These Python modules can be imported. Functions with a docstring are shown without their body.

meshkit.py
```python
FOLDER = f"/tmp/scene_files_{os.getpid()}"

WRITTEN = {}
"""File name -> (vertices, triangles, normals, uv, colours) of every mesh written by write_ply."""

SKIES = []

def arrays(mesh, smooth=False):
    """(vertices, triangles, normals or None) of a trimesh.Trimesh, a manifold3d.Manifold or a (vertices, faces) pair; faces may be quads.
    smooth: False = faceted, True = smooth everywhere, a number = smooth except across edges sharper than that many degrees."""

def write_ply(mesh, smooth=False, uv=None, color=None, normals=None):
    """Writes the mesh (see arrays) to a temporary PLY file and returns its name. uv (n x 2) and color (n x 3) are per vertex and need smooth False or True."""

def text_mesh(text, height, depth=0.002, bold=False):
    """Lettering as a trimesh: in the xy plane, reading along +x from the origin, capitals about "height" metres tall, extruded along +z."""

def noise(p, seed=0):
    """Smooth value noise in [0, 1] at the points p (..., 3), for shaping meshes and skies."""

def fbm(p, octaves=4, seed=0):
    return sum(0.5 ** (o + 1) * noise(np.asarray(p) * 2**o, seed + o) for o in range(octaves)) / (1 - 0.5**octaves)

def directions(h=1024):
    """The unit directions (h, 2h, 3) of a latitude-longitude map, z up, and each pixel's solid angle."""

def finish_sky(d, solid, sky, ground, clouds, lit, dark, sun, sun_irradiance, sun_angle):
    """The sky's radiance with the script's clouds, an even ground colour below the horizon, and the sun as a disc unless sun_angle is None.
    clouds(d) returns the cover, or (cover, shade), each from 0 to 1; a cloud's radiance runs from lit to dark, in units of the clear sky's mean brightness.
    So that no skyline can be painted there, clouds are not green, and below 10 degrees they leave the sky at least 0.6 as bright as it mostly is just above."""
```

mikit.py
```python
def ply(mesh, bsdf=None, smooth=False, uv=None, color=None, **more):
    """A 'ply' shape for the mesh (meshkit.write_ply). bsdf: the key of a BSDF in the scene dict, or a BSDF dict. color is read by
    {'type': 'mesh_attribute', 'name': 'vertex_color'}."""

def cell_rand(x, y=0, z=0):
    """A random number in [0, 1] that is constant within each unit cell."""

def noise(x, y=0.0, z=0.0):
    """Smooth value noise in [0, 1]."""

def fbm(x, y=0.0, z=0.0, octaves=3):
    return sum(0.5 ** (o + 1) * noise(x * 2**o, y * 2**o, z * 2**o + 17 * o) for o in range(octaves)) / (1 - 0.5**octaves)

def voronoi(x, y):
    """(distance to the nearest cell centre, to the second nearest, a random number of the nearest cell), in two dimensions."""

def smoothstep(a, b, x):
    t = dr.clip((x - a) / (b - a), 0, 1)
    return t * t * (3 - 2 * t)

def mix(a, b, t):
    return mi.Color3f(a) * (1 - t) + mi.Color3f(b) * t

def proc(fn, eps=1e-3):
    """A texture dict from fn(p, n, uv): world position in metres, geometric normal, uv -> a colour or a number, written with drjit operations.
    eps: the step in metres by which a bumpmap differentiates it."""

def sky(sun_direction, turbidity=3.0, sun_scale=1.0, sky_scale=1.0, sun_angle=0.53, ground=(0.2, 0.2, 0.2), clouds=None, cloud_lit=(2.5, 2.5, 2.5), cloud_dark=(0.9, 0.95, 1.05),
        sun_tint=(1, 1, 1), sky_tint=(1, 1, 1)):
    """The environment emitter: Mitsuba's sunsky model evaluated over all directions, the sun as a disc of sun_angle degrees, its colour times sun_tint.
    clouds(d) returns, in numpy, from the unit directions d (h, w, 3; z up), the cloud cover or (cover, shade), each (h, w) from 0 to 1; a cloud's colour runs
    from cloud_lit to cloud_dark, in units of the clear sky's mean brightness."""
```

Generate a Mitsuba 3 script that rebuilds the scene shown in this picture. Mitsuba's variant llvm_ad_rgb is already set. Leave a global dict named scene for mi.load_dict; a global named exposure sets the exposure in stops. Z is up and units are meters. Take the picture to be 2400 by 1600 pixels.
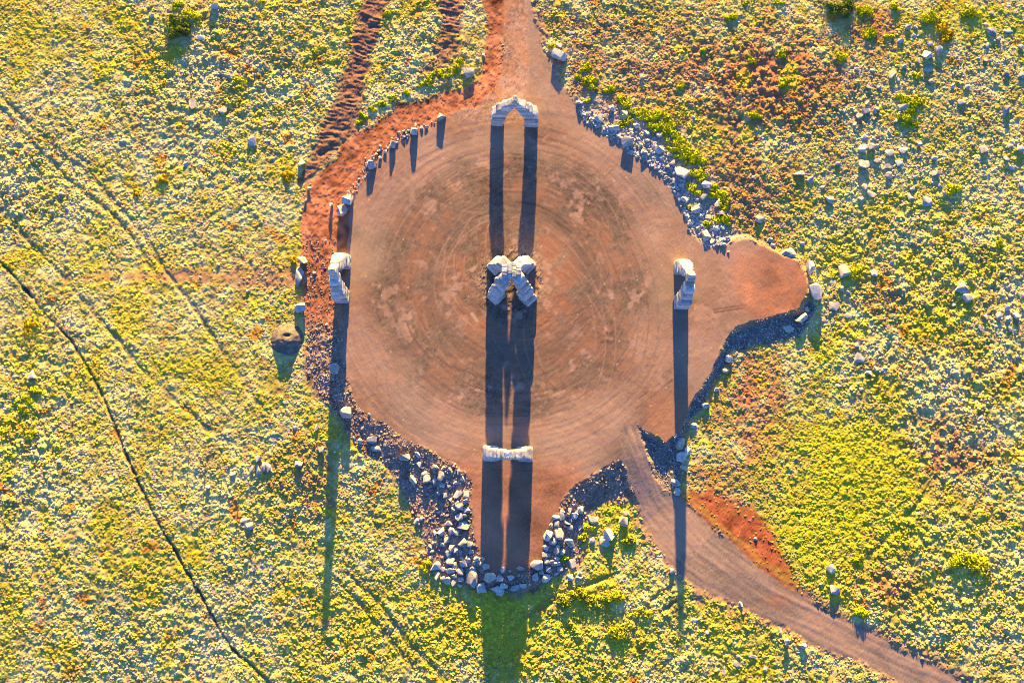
import math, random, numpy as np, trimesh, mitsuba as mi, mikit, meshkit
import drjit as dr
import shapely
from scipy import ndimage
from scipy.spatial import cKDTree, ConvexHull

T = mi.ScalarTransform4f
scene, labels = {'type': 'scene'}, {}

# ------------------------------------------------------------------ camera, sky, exposure
CAM_H, FOCAL = 102.0, 1633.0            # drone height in metres; focal length in pixels of a 2400 px wide frame
NADIR = (1187.0, 1000.0)                # where the plumb line below the drone meets the 2400 x 1600 frame
_t = np.array([(1200 - NADIR[0]) / FOCAL, (1000 - 800) / FOCAL]) * CAM_H
TARGET = np.array([_t[0], _t[1], 0.0])
EYE = np.array([0.0, 0.0, CAM_H])
scene['camera'] = {
    'type': 'perspective', 'fov': math.degrees(2 * math.atan(1200 / FOCAL)), 'fov_axis': 'x', 'near_clip': 1.0, 'far_clip': 9000.0,
    'to_world': T().look_at(origin=EYE.tolist(), target=TARGET.tolist(), up=[0, 1, 0])}
SUN_EL, SUN_AZ = math.radians(8.7), math.radians(1.45)
SUN = [math.sin(SUN_AZ) * math.cos(SUN_EL), math.cos(SUN_AZ) * math.cos(SUN_EL), math.sin(SUN_EL)]
scene['sky'] = mikit.sky(SUN, turbidity=3.0, sun_scale=1.0, sky_scale=0.45, sun_tint=(1.0, 1.07, 0.82), sky_tint=(0.28, 0.55, 1.15))
exposure = 5.38

_w = (TARGET - EYE) / np.linalg.norm(TARGET - EYE)
_r = np.cross(_w, [0, 1, 0]); _r /= np.linalg.norm(_r)
_u = np.cross(_r, _w)


def G(px, py, z=0.0):
    """The ground point (x, y) that lies under a place of the 2400 x 1600 survey frame, at height z."""
    px, py = np.asarray(px, float), np.asarray(py, float)
    d = _w + ((px - 1200) / FOCAL)[..., None] * _r - ((py - 800) / FOCAL)[..., None] * _u
    s = (z - CAM_H) / d[..., 2]
    return (EYE + d * s[..., None])[..., :2]


def GP(pts):
    p = np.asarray(pts, float)
    return G(p[:, 0], p[:, 1])


# ------------------------------------------------------------------ terrain grid
D = 0.17
X0, X1, Y0, Y1 = -92.0, 93.0, -42.0, 76.0
gx, gy = np.arange(X0, X1 + 1e-6, D), np.arange(Y0, Y1 + 1e-6, D)
NX, NY = len(gx), len(gy)
XX, YY = np.meshgrid(gx, gy)


def nz(size, seed, ax=1.0, ay=1.0):
    """Smooth noise (mean 0, deviation 1) over the terrain grid with features of about size metres."""
    r = np.random.default_rng(seed)
    fx, fy = D / (size * ax), D / (size * ay)
    a = r.standard_normal((int(NY * fy) + 5, int(NX * fx) + 5))
    row = ndimage.spline_filter1d(a, axis=0); row = ndimage.spline_filter1d(row, axis=1)

    def basis(n, f):
        t = np.arange(n) * f + 1.5
        i = np.floor(t).astype(int); u = t - i
        return i, ((1 - u) ** 3 / 6, (3 * u ** 3 - 6 * u ** 2 + 4) / 6, (-3 * u ** 3 + 3 * u ** 2 + 3 * u + 1) / 6, u ** 3 / 6)
    iy, wy = basis(NY, fy)
    ix, wx = basis(NX, fx)
    b = sum(wx[k][None, :] * a[:, ix - 1 + k] for k in range(4))
    c = sum(wy[k][:, None] * b[iy - 1 + k, :] for k in range(4))
    return (c / c.std()).astype(np.float32)


def fb(size, seed, octaves=3, gain=0.5, **k):
    s = sum(gain ** o * nz(size / 2 ** o, seed + 101 * o, **k) for o in range(octaves))
    return s / s.std()


def sst(a, b, x):
    t = np.clip((x - a) / (b - a), 0, 1)
    return t * t * (3 - 2 * t)


def inside(poly):
    pg = shapely.Polygon(poly if isinstance(poly, np.ndarray) else GP(poly))
    x0, y0, x1, y1 = pg.bounds
    m = np.zeros((NY, NX), bool)
    i0, i1 = np.clip(np.searchsorted(gx, [x0, x1]), 0, NX)
    j0, j1 = np.clip(np.searchsorted(gy, [y0, y1]), 0, NY)
    m[j0:j1, i0:i1] = shapely.contains_xy(pg, XX[j0:j1, i0:i1], YY[j0:j1, i0:i1])
    return m


def sdf(m):
    """Metres inside (positive) or outside (negative) the mask."""
    return ((ndimage.distance_transform_edt(m) - ndimage.distance_transform_edt(~m)) * D).astype(np.float32)


def line_dist(pts):
    """Distance of the grid points to a polyline of survey points, within about 4 m (else 9)."""
    p = GP(pts)
    out = np.full((NY, NX), 9.0, np.float32)
    for (ax, ay), (bx, by) in zip(p[:-1], p[1:]):
        i0, i1 = np.clip(np.searchsorted(gx, [min(ax, bx) - 4, max(ax, bx) + 4]), 0, NX)
        j0, j1 = np.clip(np.searchsorted(gy, [min(ay, by) - 4, max(ay, by) + 4]), 0, NY)
        x, y = XX[j0:j1, i0:i1], YY[j0:j1, i0:i1]
        t = np.clip(((x - ax) * (bx - ax) + (y - ay) * (by - ay)) / ((bx - ax) ** 2 + (by - ay) ** 2 + 1e-9), 0, 1)
        out[j0:j1, i0:i1] = np.minimum(out[j0:j1, i0:i1], np.hypot(x - ax - t * (bx - ax), y - ay - t * (by - ay)))
    return out


def blobs(lst):
    out = np.zeros((NY, NX), np.float32)
    for px, py, rx, ry, s in lst:
        c = G(px, py)
        out = np.maximum(out, s * np.exp(-((XX - c[0]) / (rx / 15.5)) ** 2 - ((YY - c[1]) / (ry / 15.5)) ** 2))
    return out


# outlines read off the survey frame
PLAZA = [(1160, 215), (1200, 195), (1262, 180), (1310, 192), (1345, 240), (1375, 290), (1440, 330), (1475, 365), (1530, 395), (1560, 430), (1590, 470), (1605, 510), (1628, 555),
         (1660, 588), (1700, 575), (1745, 558), (1795, 580), (1835, 598), (1872, 612), (1888, 645), (1890, 690), (1872, 725), (1790, 746), (1725, 766), (1706, 790), (1697, 818),
         (1676, 852), (1656, 882), (1636, 922), (1612, 967), (1598, 997), (1583, 1018), (1560, 1040), (1520, 1014), (1487, 988), (1462, 1000), (1446, 1040), (1450, 1072), (1425, 1092),
         (1380, 1115), (1345, 1140), (1310, 1180), (1290, 1225), (1278, 1280), (1268, 1322), (1230, 1338), (1190, 1346), (1150, 1338), (1128, 1310), (1112, 1280), (1106, 1200), (1104, 1130),
         (1080, 1100), (1045, 1072), (1000, 1050), (960, 1030), (920, 1010), (880, 985), (850, 955), (826, 925), (812, 880), (806, 820), (801, 760), (802, 700), (815, 640), (814, 560),
         (816, 490), (836, 455), (866, 400), (905, 352), (948, 327), (1000, 302), (1042, 275), (1092, 250), (1130, 236)]
NROAD = [(1178, -90), (1180, 0), (1182, 100), (1178, 170), (1150, 228), (1200, 232), (1262, 225), (1325, 215), (1290, 150), (1270, 112), (1252, 60), (1246, 0), (1240, -90)]
SROAD = [(1446, 1040), (1462, 1000), (1487, 988), (1510, 1040), (1530, 1110), (1560, 1152), (1600, 1172), (1650, 1212), (1720, 1280), (1780, 1330), (1830, 1370), (1890, 1402), (1950, 1440),
         (2020, 1470), (2100, 1512), (2180, 1552), (2270, 1602), (2400, 1672), (2300, 1690), (2200, 1640), (2120, 1602), (2040, 1562), (1960, 1532), (1880, 1502), (1820, 1462), (1740, 1432),
         (1680, 1402), (1612, 1362), (1560, 1312), (1520, 1232), (1490, 1152), (1450, 1072)]
SOIL = [(1122, -90), (1130, 0), (1132, 60), (1130, 130), (1132, 165), (1100, 205), (1060, 212), (1005, 225), (955, 248), (905, 275), (852, 306), (835, 320), (800, 345), (765, 378), (722, 424),
        (706, 455), (708, 520), (700, 560), (704, 620), (708, 700), (722, 780), (716, 860), (742, 922), (776, 965), (800, 1005), (840, 1050), (880, 1080), (930, 1110), (955, 1160), (985, 1230),
        (1000, 1330), (1100, 1385), (1240, 1375), (1345, 1320), (1350, 1200), (1420, 1150), (1500, 1170), (1450, 1072), (1430, 1050), (1200, 1000), (900, 800), (900, 500), (1120, 270), (1178, 230), (1182, 100), (1180, -90)]
FURROW_A = [(858, -90), (846, 0), (830, 70), (800, 190), (770, 270), (735, 340), (698, 428), (722, 424), (765, 378), (800, 345), (835, 318), (850, 225), (870, 130), (890, 60), (912, 0), (925, -90)]
FURROW_B = [(1040, -90), (1036, 0), (1028, 80), (1015, 130), (985, 165), (960, 192), (1000, 175), (1045, 150), (1068, 120), (1082, 60), (1092, 0), (1100, -90)]
RUST = [(1622, 1165), (1668, 1158), (1740, 1178), (1806, 1240), (1856, 1318), (1890, 1400), (1820, 1366), (1770, 1324), (1720, 1282), (1655, 1222)]
NEBANK = [(1325, 235), (1372, 205), (1420, 225), (1455, 265), (1520, 262), (1600, 290), (1650, 370), (1690, 450), (1718, 520), (1765, 560), (1700, 582), (1655, 592), (1600, 520), (1560, 440), (1470, 370), (1380, 300)]
SBANK = [(955, 1060), (1110, 1095), (1118, 1290), (1190, 1350), (1265, 1325), (1290, 1220), (1330, 1150), (1400, 1100), (1460, 1075), (1490, 1150), (1470, 1180), (1380, 1180), (1360, 1320), (1290, 1365), (1190, 1395), (1080, 1375), (1000, 1345), (985, 1240), (930, 1130)]
DARKROCK = [(722, 760), (810, 760), (808, 880), (850, 955), (960, 1030), (1050, 1075), (1100, 1110), (1100, 1200), (1010, 1220), (950, 1180), (925, 1110), (840, 1050), (776, 968), (716, 870)]
EBANK = [(1700, 775), (1790, 748), (1872, 728), (1900, 700), (1920, 720), (1880, 790), (1800, 800), (1715, 830), (1690, 880), (1650, 950), (1605, 1010), (1600, 1130), (1560, 1150), (1530, 1100), (1500, 1020), (1487, 988), (1560, 1040), (1600, 990), (1650, 890), (1695, 820)]

wob = fb(1.6, 5, 3) * 0.22
pl = sdf(inside(PLAZA)) + wob
nr = sdf(inside(NROAD)) + wob
sr = sdf(inside(SROAD)) + wob
so = sdf(inside(SOIL)) + fb(2.2, 6, 3) * 0.45
fa = sdf(inside(FURROW_A)) + fb(1.2, 7, 3) * 0.35
fbb = sdf(inside(FURROW_B)) + fb(1.2, 8, 3) * 0.6
ru = sdf(inside(RUST)) + fb(2.0, 9, 3) * 0.5
ne = sdf(inside(NEBANK)) + fb(2.0, 10, 3) * 0.5
sb = sdf(inside(SBANK)) + fb(2.0, 11, 3) * 0.5
dk = sdf(inside(DARKROCK)) + fb(2.5, 12, 3) * 0.6
eb = sdf(inside(EBANK)) + fb(1.5, 13, 3) * 0.35

m_pl, m_nr, m_sr = sst(-0.25, 0.25, pl), sst(-0.5, 0.3, nr), sst(-0.5, 0.4, sr)
m_so, m_fa, m_fb, m_ru = sst(-0.5, 0.5, so), sst(-0.8, 0.7, fa), sst(-0.9, 1.0, fbb), sst(-0.9, 1.1, ru)
m_ne, m_sb, m_dk, m_eb = sst(-0.6, 0.6, ne), sst(-0.8, 0.6, sb), sst(-0.8, 0.8, dk), sst(-0.4, 0.5, eb)

# height: the plaza is a level fill, flush with the heath in the north-west and a low bank above it in the south and east
zf = -0.75 * sst(0, 1, (XX * 0.5 - YY * 0.8 + 22) / 34)
zf = zf - 0.015 * np.clip(-20.5 - YY, 0, None)
zr = zf * sst(2, 14, np.hypot(XX - G(1460, 1010)[0], YY - G(1460, 1010)[1])) - 0.04
bankw = 1.1 + 3.6 * ndimage.gaussian_filter(np.maximum(m_sb, m_dk), 8)
up_pl = sst(0, 1, (pl + bankw) / (bankw + 0.15))
up_sr = sst(-0.9, 0.2, sr)
up_nr = sst(-1.2, 0.2, nr)
z = zf * (1 - up_sr) + zr * up_sr
up_pl = up_pl * (1 - up_sr * sst(0.2, -0.8, pl))
z = z * (1 - np.maximum(up_pl, up_nr * 0.999))

# tussocks of the heath: domes round jittered points, each with its own height
rng = np.random.default_rng(3)
S = 0.74
px_, py_ = np.meshgrid(np.arange(X0 - 2, X1 + 2, S), np.arange(Y0 - 2, Y1 + 2, S * 0.86))
px_[::2] += S / 2
pts = np.stack([px_, py_], -1).reshape(-1, 2) + rng.normal(0, 0.24, (px_.size, 2))
hgt, rad = rng.uniform(0.0, 1.0, len(pts)) ** 1.3, rng.uniform(0.36, 0.66, len(pts))
tree = cKDTree(pts)
warp = np.stack([XX + 0.13 * nz(0.55, 20), YY + 0.13 * nz(0.55, 21)], -1)
dist, idx = tree.query(warp.reshape(-1, 2), k=4, workers=-1)
dome = np.max(hgt[idx] * np.clip(1 - (dist / rad[idx]) ** 2, 0, 1) ** 0.6, axis=1).reshape(NY, NX).astype(np.float32)
cell = idx[:, 0].reshape(NY, NX)
del dist, idx, warp

heath = (1 - m_pl) * (1 - m_nr) * (1 - m_sr)
veg = heath * (1 - m_so) * (1 - m_fa) * (1 - m_fb) * (1 - m_ru * 0.9) * (1 - 0.8 * m_ne) * (1 - m_sb) * (1 - m_dk) * (1 - 0.85 * m_eb)
bold = (1 - 0.75 * blobs([(2000, 1120, 150, 160, 1.0), (1930, 1280, 130, 110, 1.0)])) * blobs([(560, 150, 260, 220, 0.9), (30, 420, 150, 120, 1.0), (60, 1050, 120, 200, 0.8), (1400, 60, 330, 130, 0.55), (1750, 200, 260, 160, 0.95), (2200, 650, 320, 200, 1.0), (2250, 950, 260, 220, 1.0),
              (2200, 1350, 260, 230, 0.9), (2250, 330, 220, 180, 0.35), (700, 1150, 150, 130, 0.6), (1000, 110, 120, 120, 0.8), (1200, 1500, 800, 120, 0.6), (2000, 1150, 130, 150, 0.6), (1750, 450, 160, 120, 0.5)])
amp = 0.055 + 0.13 * bold + 0.012 * nz(9, 30)
fine = nz(0.42, 31) * 0.5 + nz(0.24, 32) * 0.4 + 0.45 * np.random.default_rng(34).standard_normal((NY, NX)).astype(np.float32)
bumps = dome * amp + fine * (0.028 + 0.012 * bold) + 0.03 * nz(3.2, 33) + (0.012 + 0.045 * bold) * nz(0.6, 35)
z += veg * bumps
rough = heath * np.clip(m_so + m_ne + m_sb + m_dk + m_eb + m_ru * 0.6, 0, 1)
gr = nz(0.36, 41) * 0.6 + np.random.default_rng(42).standard_normal((NY, NX)) * 0.5
z += rough * gr * (0.022 + 0.026 * np.clip(m_dk + m_sb + m_ne, 0, 1))
z += heath * (m_ne * 0.05 * sst(0, 2, ne) + 0.05 * m_dk * nz(1.5, 43))
# ploughed strips: ridges across the strip
fur = np.clip(m_fa + m_fb, 0, 1) * heath * (1 - m_so)
v = (YY * math.cos(0.30) + XX * math.sin(0.30)) + 0.05 * nz(1.2, 44)
z += fur * (0.022 * np.sin(v * 2 * math.pi / 0.62 + 1.3 * nz(1.6, 49)) * np.clip(nz(1.3, 149) + 0.5, 0, 1.6) + 0.030 * gr + 0.035 * nz(0.30, 45, ax=2.4) + 0.03 * nz(0.9, 145))
# compacted gravel: faint undulation, grain, tyre marks round the centre and along the roads
grav = np.clip(m_pl + m_nr + m_sr, 0, 1)
CX, CY = G(1198, 660)
RR, TH = np.hypot(XX - CX, YY - CY), np.arctan2(YY - CY, XX - CX)
pr = np.random.default_rng(46).standard_normal((420, 60))
pr = ndimage.gaussian_filter(pr, (0.7, 1.2), mode=('nearest', 'wrap')); pr /= pr.std()
rings = ndimage.map_coordinates(pr, [RR / 0.16, (TH / (2 * math.pi) + 0.5) * 60 + 0 * RR], order=1, mode='grid-wrap').astype(np.float32)
rings = np.where(RR < 30, rings, 0)
white = np.random.default_rng(47).standard_normal((NY, NX)).astype(np.float32)
z += grav * (0.0035 * white + 0.004 * nz(0.5, 48) + 0.02 * nz(6, 50) + 0.004 * rings * m_pl)
disc = m_pl * sst(5.4, 4.2, RR)
z += disc * (0.012 * white + 0.02 * nz(0.4, 51))

# ditches, wheel tracks and trails
DITCH = [(-60, 555), (0, 617), (40, 655), (100, 730), (167, 800), (195, 845), (215, 880), (240, 925), (265, 990), (290, 1055), (315, 1112), (345, 1178), (368, 1225), (400, 1278), (430, 1335), (465, 1393),
         (490, 1442), (512, 1484), (542, 1530), (580, 1562), (618, 1600), (660, 1650)]
TRACKS = [[(-40, 190), (0, 225), (50, 275), (130, 345), (190, 395), (235, 440), (290, 500), (340, 556), (380, 620), (402, 655), (440, 700), (480, 760), (512, 812), (553, 869), (589, 922), (612, 955)],
          [(-40, 215), (0, 252), (60, 320), (110, 370), (160, 420), (220, 470), (276, 512), (320, 572), (358, 635)],
          [(0, 490), (45, 540), (80, 580), (130, 628), (190, 700), (235, 752), (280, 800), (320, 852), (370, 902), (400, 932), (455, 976), (492, 1012)],
          [(790, 1362), (804, 1379), (845, 1423), (889, 1477), (934, 1530), (978, 1579), (1010, 1620)], [(812, 1345), (827, 1361), (889, 1423), (947, 1500), (996, 1548), (1040, 1600)],
          [(1200, 1478), (1260, 1430), (1310, 1398), (1380, 1372), (1450, 1347)], [(1525, 1412), (1560, 1388), (1590, 1367)], [(1550, 1436), (1588, 1412)],
          [(2130, 1210), (2170, 1165), (2200, 1120)], [(2010, 1330), (2060, 1290), (2110, 1240)]]
dd = line_dist(DITCH) + 0.07 * nz(0.8, 60)
ditch = sst(0.36, 0.05, dd) * np.clip(0.95 + 0.15 * nz(2.4, 261), .7, 1)
z -= ditch * (0.15 + veg * bumps * 0.9 + 0.03 * nz(1.0, 61)) * heath
track = np.zeros((NY, NX), np.float32)
for i, t in enumerate(TRACKS):
    track = np.maximum(track, sst(0.6, 0.15, line_dist(t) + 0.09 * nz(0.9, 62 + i)) * (0.75 + 0.25 * np.clip(nz(5, 80 + i), -1, 1)))
z -= track * veg * (0.10 + 0.45 * bumps)
path = sst(1.15, 0.2, line_dist([(150, 648), (250, 648), (400, 647), (520, 652), (690, 660)]) + 0.25 * nz(1.5, 70)) * 0.8
path = np.maximum(path, sst(2.4, 0.5, line_dist([(560, 655), (640, 650), (700, 640)]) + 0.3 * nz(1.5, 71)) * 0.8)
z -= path * veg * bumps * 0.6

_interp_z = z


def hz(x, y):
    """Ground height at a point."""
    i, j = np.clip((np.asarray(x) - X0) / D, 0, NX - 2), np.clip((np.asarray(y) - Y0) / D, 0, NY - 2)
    a, b = np.floor(i).astype(int), np.floor(j).astype(int)
    u, v_ = i - a, j - b
    Z = _interp_z
    return Z[b, a] * (1 - u) * (1 - v_) + Z[b, a + 1] * u * (1 - v_) + Z[b + 1, a] * (1 - u) * v_ + Z[b + 1, a + 1] * u * v_


# ------------------------------------------------------------------ ground colours (base colour of each kind of cover)
def C(*c):
    return np.array(c, np.float32)


def over(col, c, m):
    return col * (1 - m[..., None]) + np.asarray(c, np.float32) * m[..., None]


STRAW, YGREEN, OLIVE, RUSTC, BROWN, REDSOIL = C(.53, .475, .235), C(.40, .375, .045), C(.15, .155, .035), C(.44, .17, .025), C(.285, .165, .085), C(.34, .130, .070)
cr = np.random.default_rng(90)
c1, c2, c3 = cr.random(len(pts))[cell], cr.random(len(pts))[cell], cr.random(len(pts))[cell]
n1, n2, n3 = nz(0.6, 91), nz(2.6, 92), fb(9, 93, 2)
green = blobs([(2000, 1120, 190, 190, 1.0), (1930, 1280, 170, 120, .9), (1250, 1480, 330, 110, .75), (60, 880, 90, 160, .8), (900, 1480, 300, 140, .5), (1700, 1500, 200, 120, .55), (1420, 1230, 70, 90, .9), (2250, 1300, 90, 60, .6),
               (700, 560, 40, 120, .5), (200, 100, 200, 100, .5), (1700, 900, 40, 120, .7), (30, 60, 120, 80, .7), (400, 1250, 200, 200, .25), (1620, 270, 90, 60, .5), (1550, 60, 200, 70, .3), (760, 1010, 60, 120, .6),
               (2150, 60, 100, 60, .8), (2330, 60, 110, 60, .9), (2130, 250, 60, 80, .6), (2260, 720, 90, 90, .7), (2000, 640, 60, 50, .8)])
brown = blobs([(1480, 150, 330, 150, .9), (1780, 200, 260, 150, 1.0), (1720, 440, 150, 150, .95), (1620, 110, 150, 90, .8), (1780, 950, 90, 180, 1.0), (1680, 1130, 90, 60, 1.0), (730, 1110, 110, 90, .55), (2200, 1050, 140, 80, .55), (2100, 690, 120, 60, .5), (2060, 1350, 90, 70, .6),
               (640, 650, 120, 40, .6), (1010, 1230, 70, 120, .5), (560, 100, 150, 100, .2), (2040, 60, 70, 70, .8), (1000, 100, 90, 100, .15), (850, 1100, 90, 60, .5), (2230, 820, 200, 90, .3)])
g = np.clip(0.30 + 0.9 * green + 0.20 * n2 + 0.16 * n3 + 0.55 * (c1 - 0.5) + 0.14 * n1 + 0.10 * nz(0.3, 89), 0, 1)
col = STRAW * (1 - g[..., None]) + YGREEN * g[..., None]
col = over(col, OLIVE, np.clip(0.18 + 0.2 * nz(1.2, 94) + 0.5 * (c2 - 0.6), 0, 0.6))
b = np.clip(brown * (0.95 + 0.3 * n2) + 0.10 + 0.26 * nz(0.7, 95) * (0.5 + brown), 0, 1)
col = over(col, BROWN * (0.8 + 0.4 * c2[..., None]), b * 0.9)
bare = np.clip(blobs([(1780, 190, 190, 110, 1.0), (1830, 160, 150, 100, .9), (1720, 290, 60, 40, .8), (2060, 60, 60, 60, .8), (2240, 1080, 120, 70, .8), (1760, 930, 60, 130, .8), (2080, 1370, 60, 50, .8), (1700, 360, 50, 50, .4)]) * 1.35 - 0.75 * sst(0.15, 0.45, dome) + 0.15 * n2 + 0.1 * nz(0.7, 87), 0, 1)
col = over(col, REDSOIL, bare * 0.9)
col = over(col, RUSTC, np.clip(0.9 * sst(1.9, 2.6, nz(1.6, 96) + 0.5 * nz(0.7, 97) + 0.6 * (c3 - .5)), 0, 0.8))
GOLD = C(.46, .35, .02)
col = over(col, GOLD, np.clip(0.7 * sst(1.3, 2.2, nz(2.4, 98) + 0.4 * nz(0.7, 99)), 0, 0.7))
for (px, py, r) in [(48, 12, 30), (360, 135, 20), (370, 380, 16), (315, 445, 22), (375, 405, 24), (675, 408, 22), (560, 210, 16), (425, 300, 30), (1870, 60, 24), (1890, 65, 16), (2210, 85, 34), (2215, 60, 20), (2180, 470, 14), (2040, 655, 20), (2345, 700, 26), (250, 1475, 14),
                    (325, 1102, 16), (388, 1100, 14), (700, 700, 12), (1790, 890, 30), (1575, 1235, 14), (720, 1420, 20), (640, 1200, 16), (320, 1490, 14), (1750, 1230, 10), (1070, 1440, 24), (460, 1590, 20)]:
    c_ = G(px, py)
    col = over(col, RUSTC * 0.6 + GOLD * 0.5, 0.85 * np.exp(-(((XX - c_[0]) ** 2 + (YY - c_[1]) ** 2) / (r / 22) ** 2)) * np.clip(0.8 + 0.4 * n1, 0, 1))
col = over(col, C(.15, .085, .06), np.clip(track * 0.35, 0, 1))
col = over(col, C(.36, .19, .115), np.clip(path * 1.1, 0, 1) * np.clip(0.85 + 0.25 * n1, 0, 1))
col = over(col, C(.060, .040, .036), ditch * 0.92)
LUSH = C(.30, .31, .015)
lush = np.clip(blobs([(2000, 1110, 150, 150, 1.0), (1945, 1270, 130, 110, .95), (2110, 1230, 60, 90, .7), (1260, 1470, 280, 90, .45), (1425, 1220, 60, 80, .7), (2330, 55, 90, 50, .9), (1640, 330, 60, 60, .5)]) * 1.25 - 0.15 + 0.18 * n2, 0, 1)
col = over(col, C(.37, .37, .018) * (0.85 + 0.3 * c2[..., None]), lush * 0.8)
# soils and rubble
soilc = REDSOIL * (1.0 + 0.22 * nz(0.5, 110)[..., None] + 0.18 * n2[..., None]) + C(.05, .03, .02) * sst(0, 2, nz(1.1, 111))[..., None]
rubc = C(.25, .165, .13) * (1.0 + 0.25 * white[..., None] + 0.18 * nz(0.5, 112)[..., None])
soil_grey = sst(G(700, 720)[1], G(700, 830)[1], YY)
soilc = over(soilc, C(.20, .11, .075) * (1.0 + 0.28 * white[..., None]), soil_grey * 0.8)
margin = sst(-1.5, -0.3, np.maximum(np.maximum(pl, sr), nr) + 0.35 * n1 + 0.25 * n2)
col = over(col, C(.29, .185, .125) * (1 + 0.2 * white[..., None]), margin * 0.85)
col = over(col, soilc, m_so)
col = over(col, rubc, np.clip(m_dk + m_sb * 0.9, 0, 1))
col = over(col, C(.33, .26, .215) * (1 + 0.25 * white[..., None]), m_ne * 0.85)
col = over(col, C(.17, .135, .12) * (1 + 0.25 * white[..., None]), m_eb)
col = over(col, C(.33, .095, .045) * (1 + 0.15 * n1[..., None] + .12 * white[..., None]), m_ru * np.clip(.85 + .2 * n2, 0, 1))
col = over(col, C(.40, .22, .05), m_ru * sst(0.9, 0.0, np.abs(sr + 1.1)) * 0.7)
col = over(col, C(.21, .115, .080) * (1 + 0.25 * white[..., None]), np.clip(m_fa + m_fb, 0, 1) * (1 - m_so))
# gravel
p2, p3, p4 = fb(3.4, 120, 3), fb(7, 121, 2), nz(1.1, 122)
p5 = nz(0.35, 125)
gcol = C(.185, .132, .102) * (1 + 0.14 * p2[..., None] + 0.14 * white[..., None] + 0.09 * p5[..., None])
redp = np.clip(0.24 + 0.36 * p2 + 0.26 * p4 + 0.18 * p5 + 0.18 * rings + 0.30 * p3, 0, 1)
gcol = over(gcol, C(.285, .145, .096), redp * 0.8)
gcol = over(gcol, C(.40, .255, .205), np.clip(0.85 * sst(0.7, 1.9, fb(1.7, 123, 4, gain=.75) + 0.35 * p3), 0, .8))
gcol = over(gcol, C(.26, .115, .07), np.clip(0.55 * np.exp(-((RR - 7.5) / 2.4) ** 2) + 0.25 * np.exp(-((RR - 15) / 2) ** 2), 0, 1) * np.clip(0.7 + 0.35 * p4, 0, 1))
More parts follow.
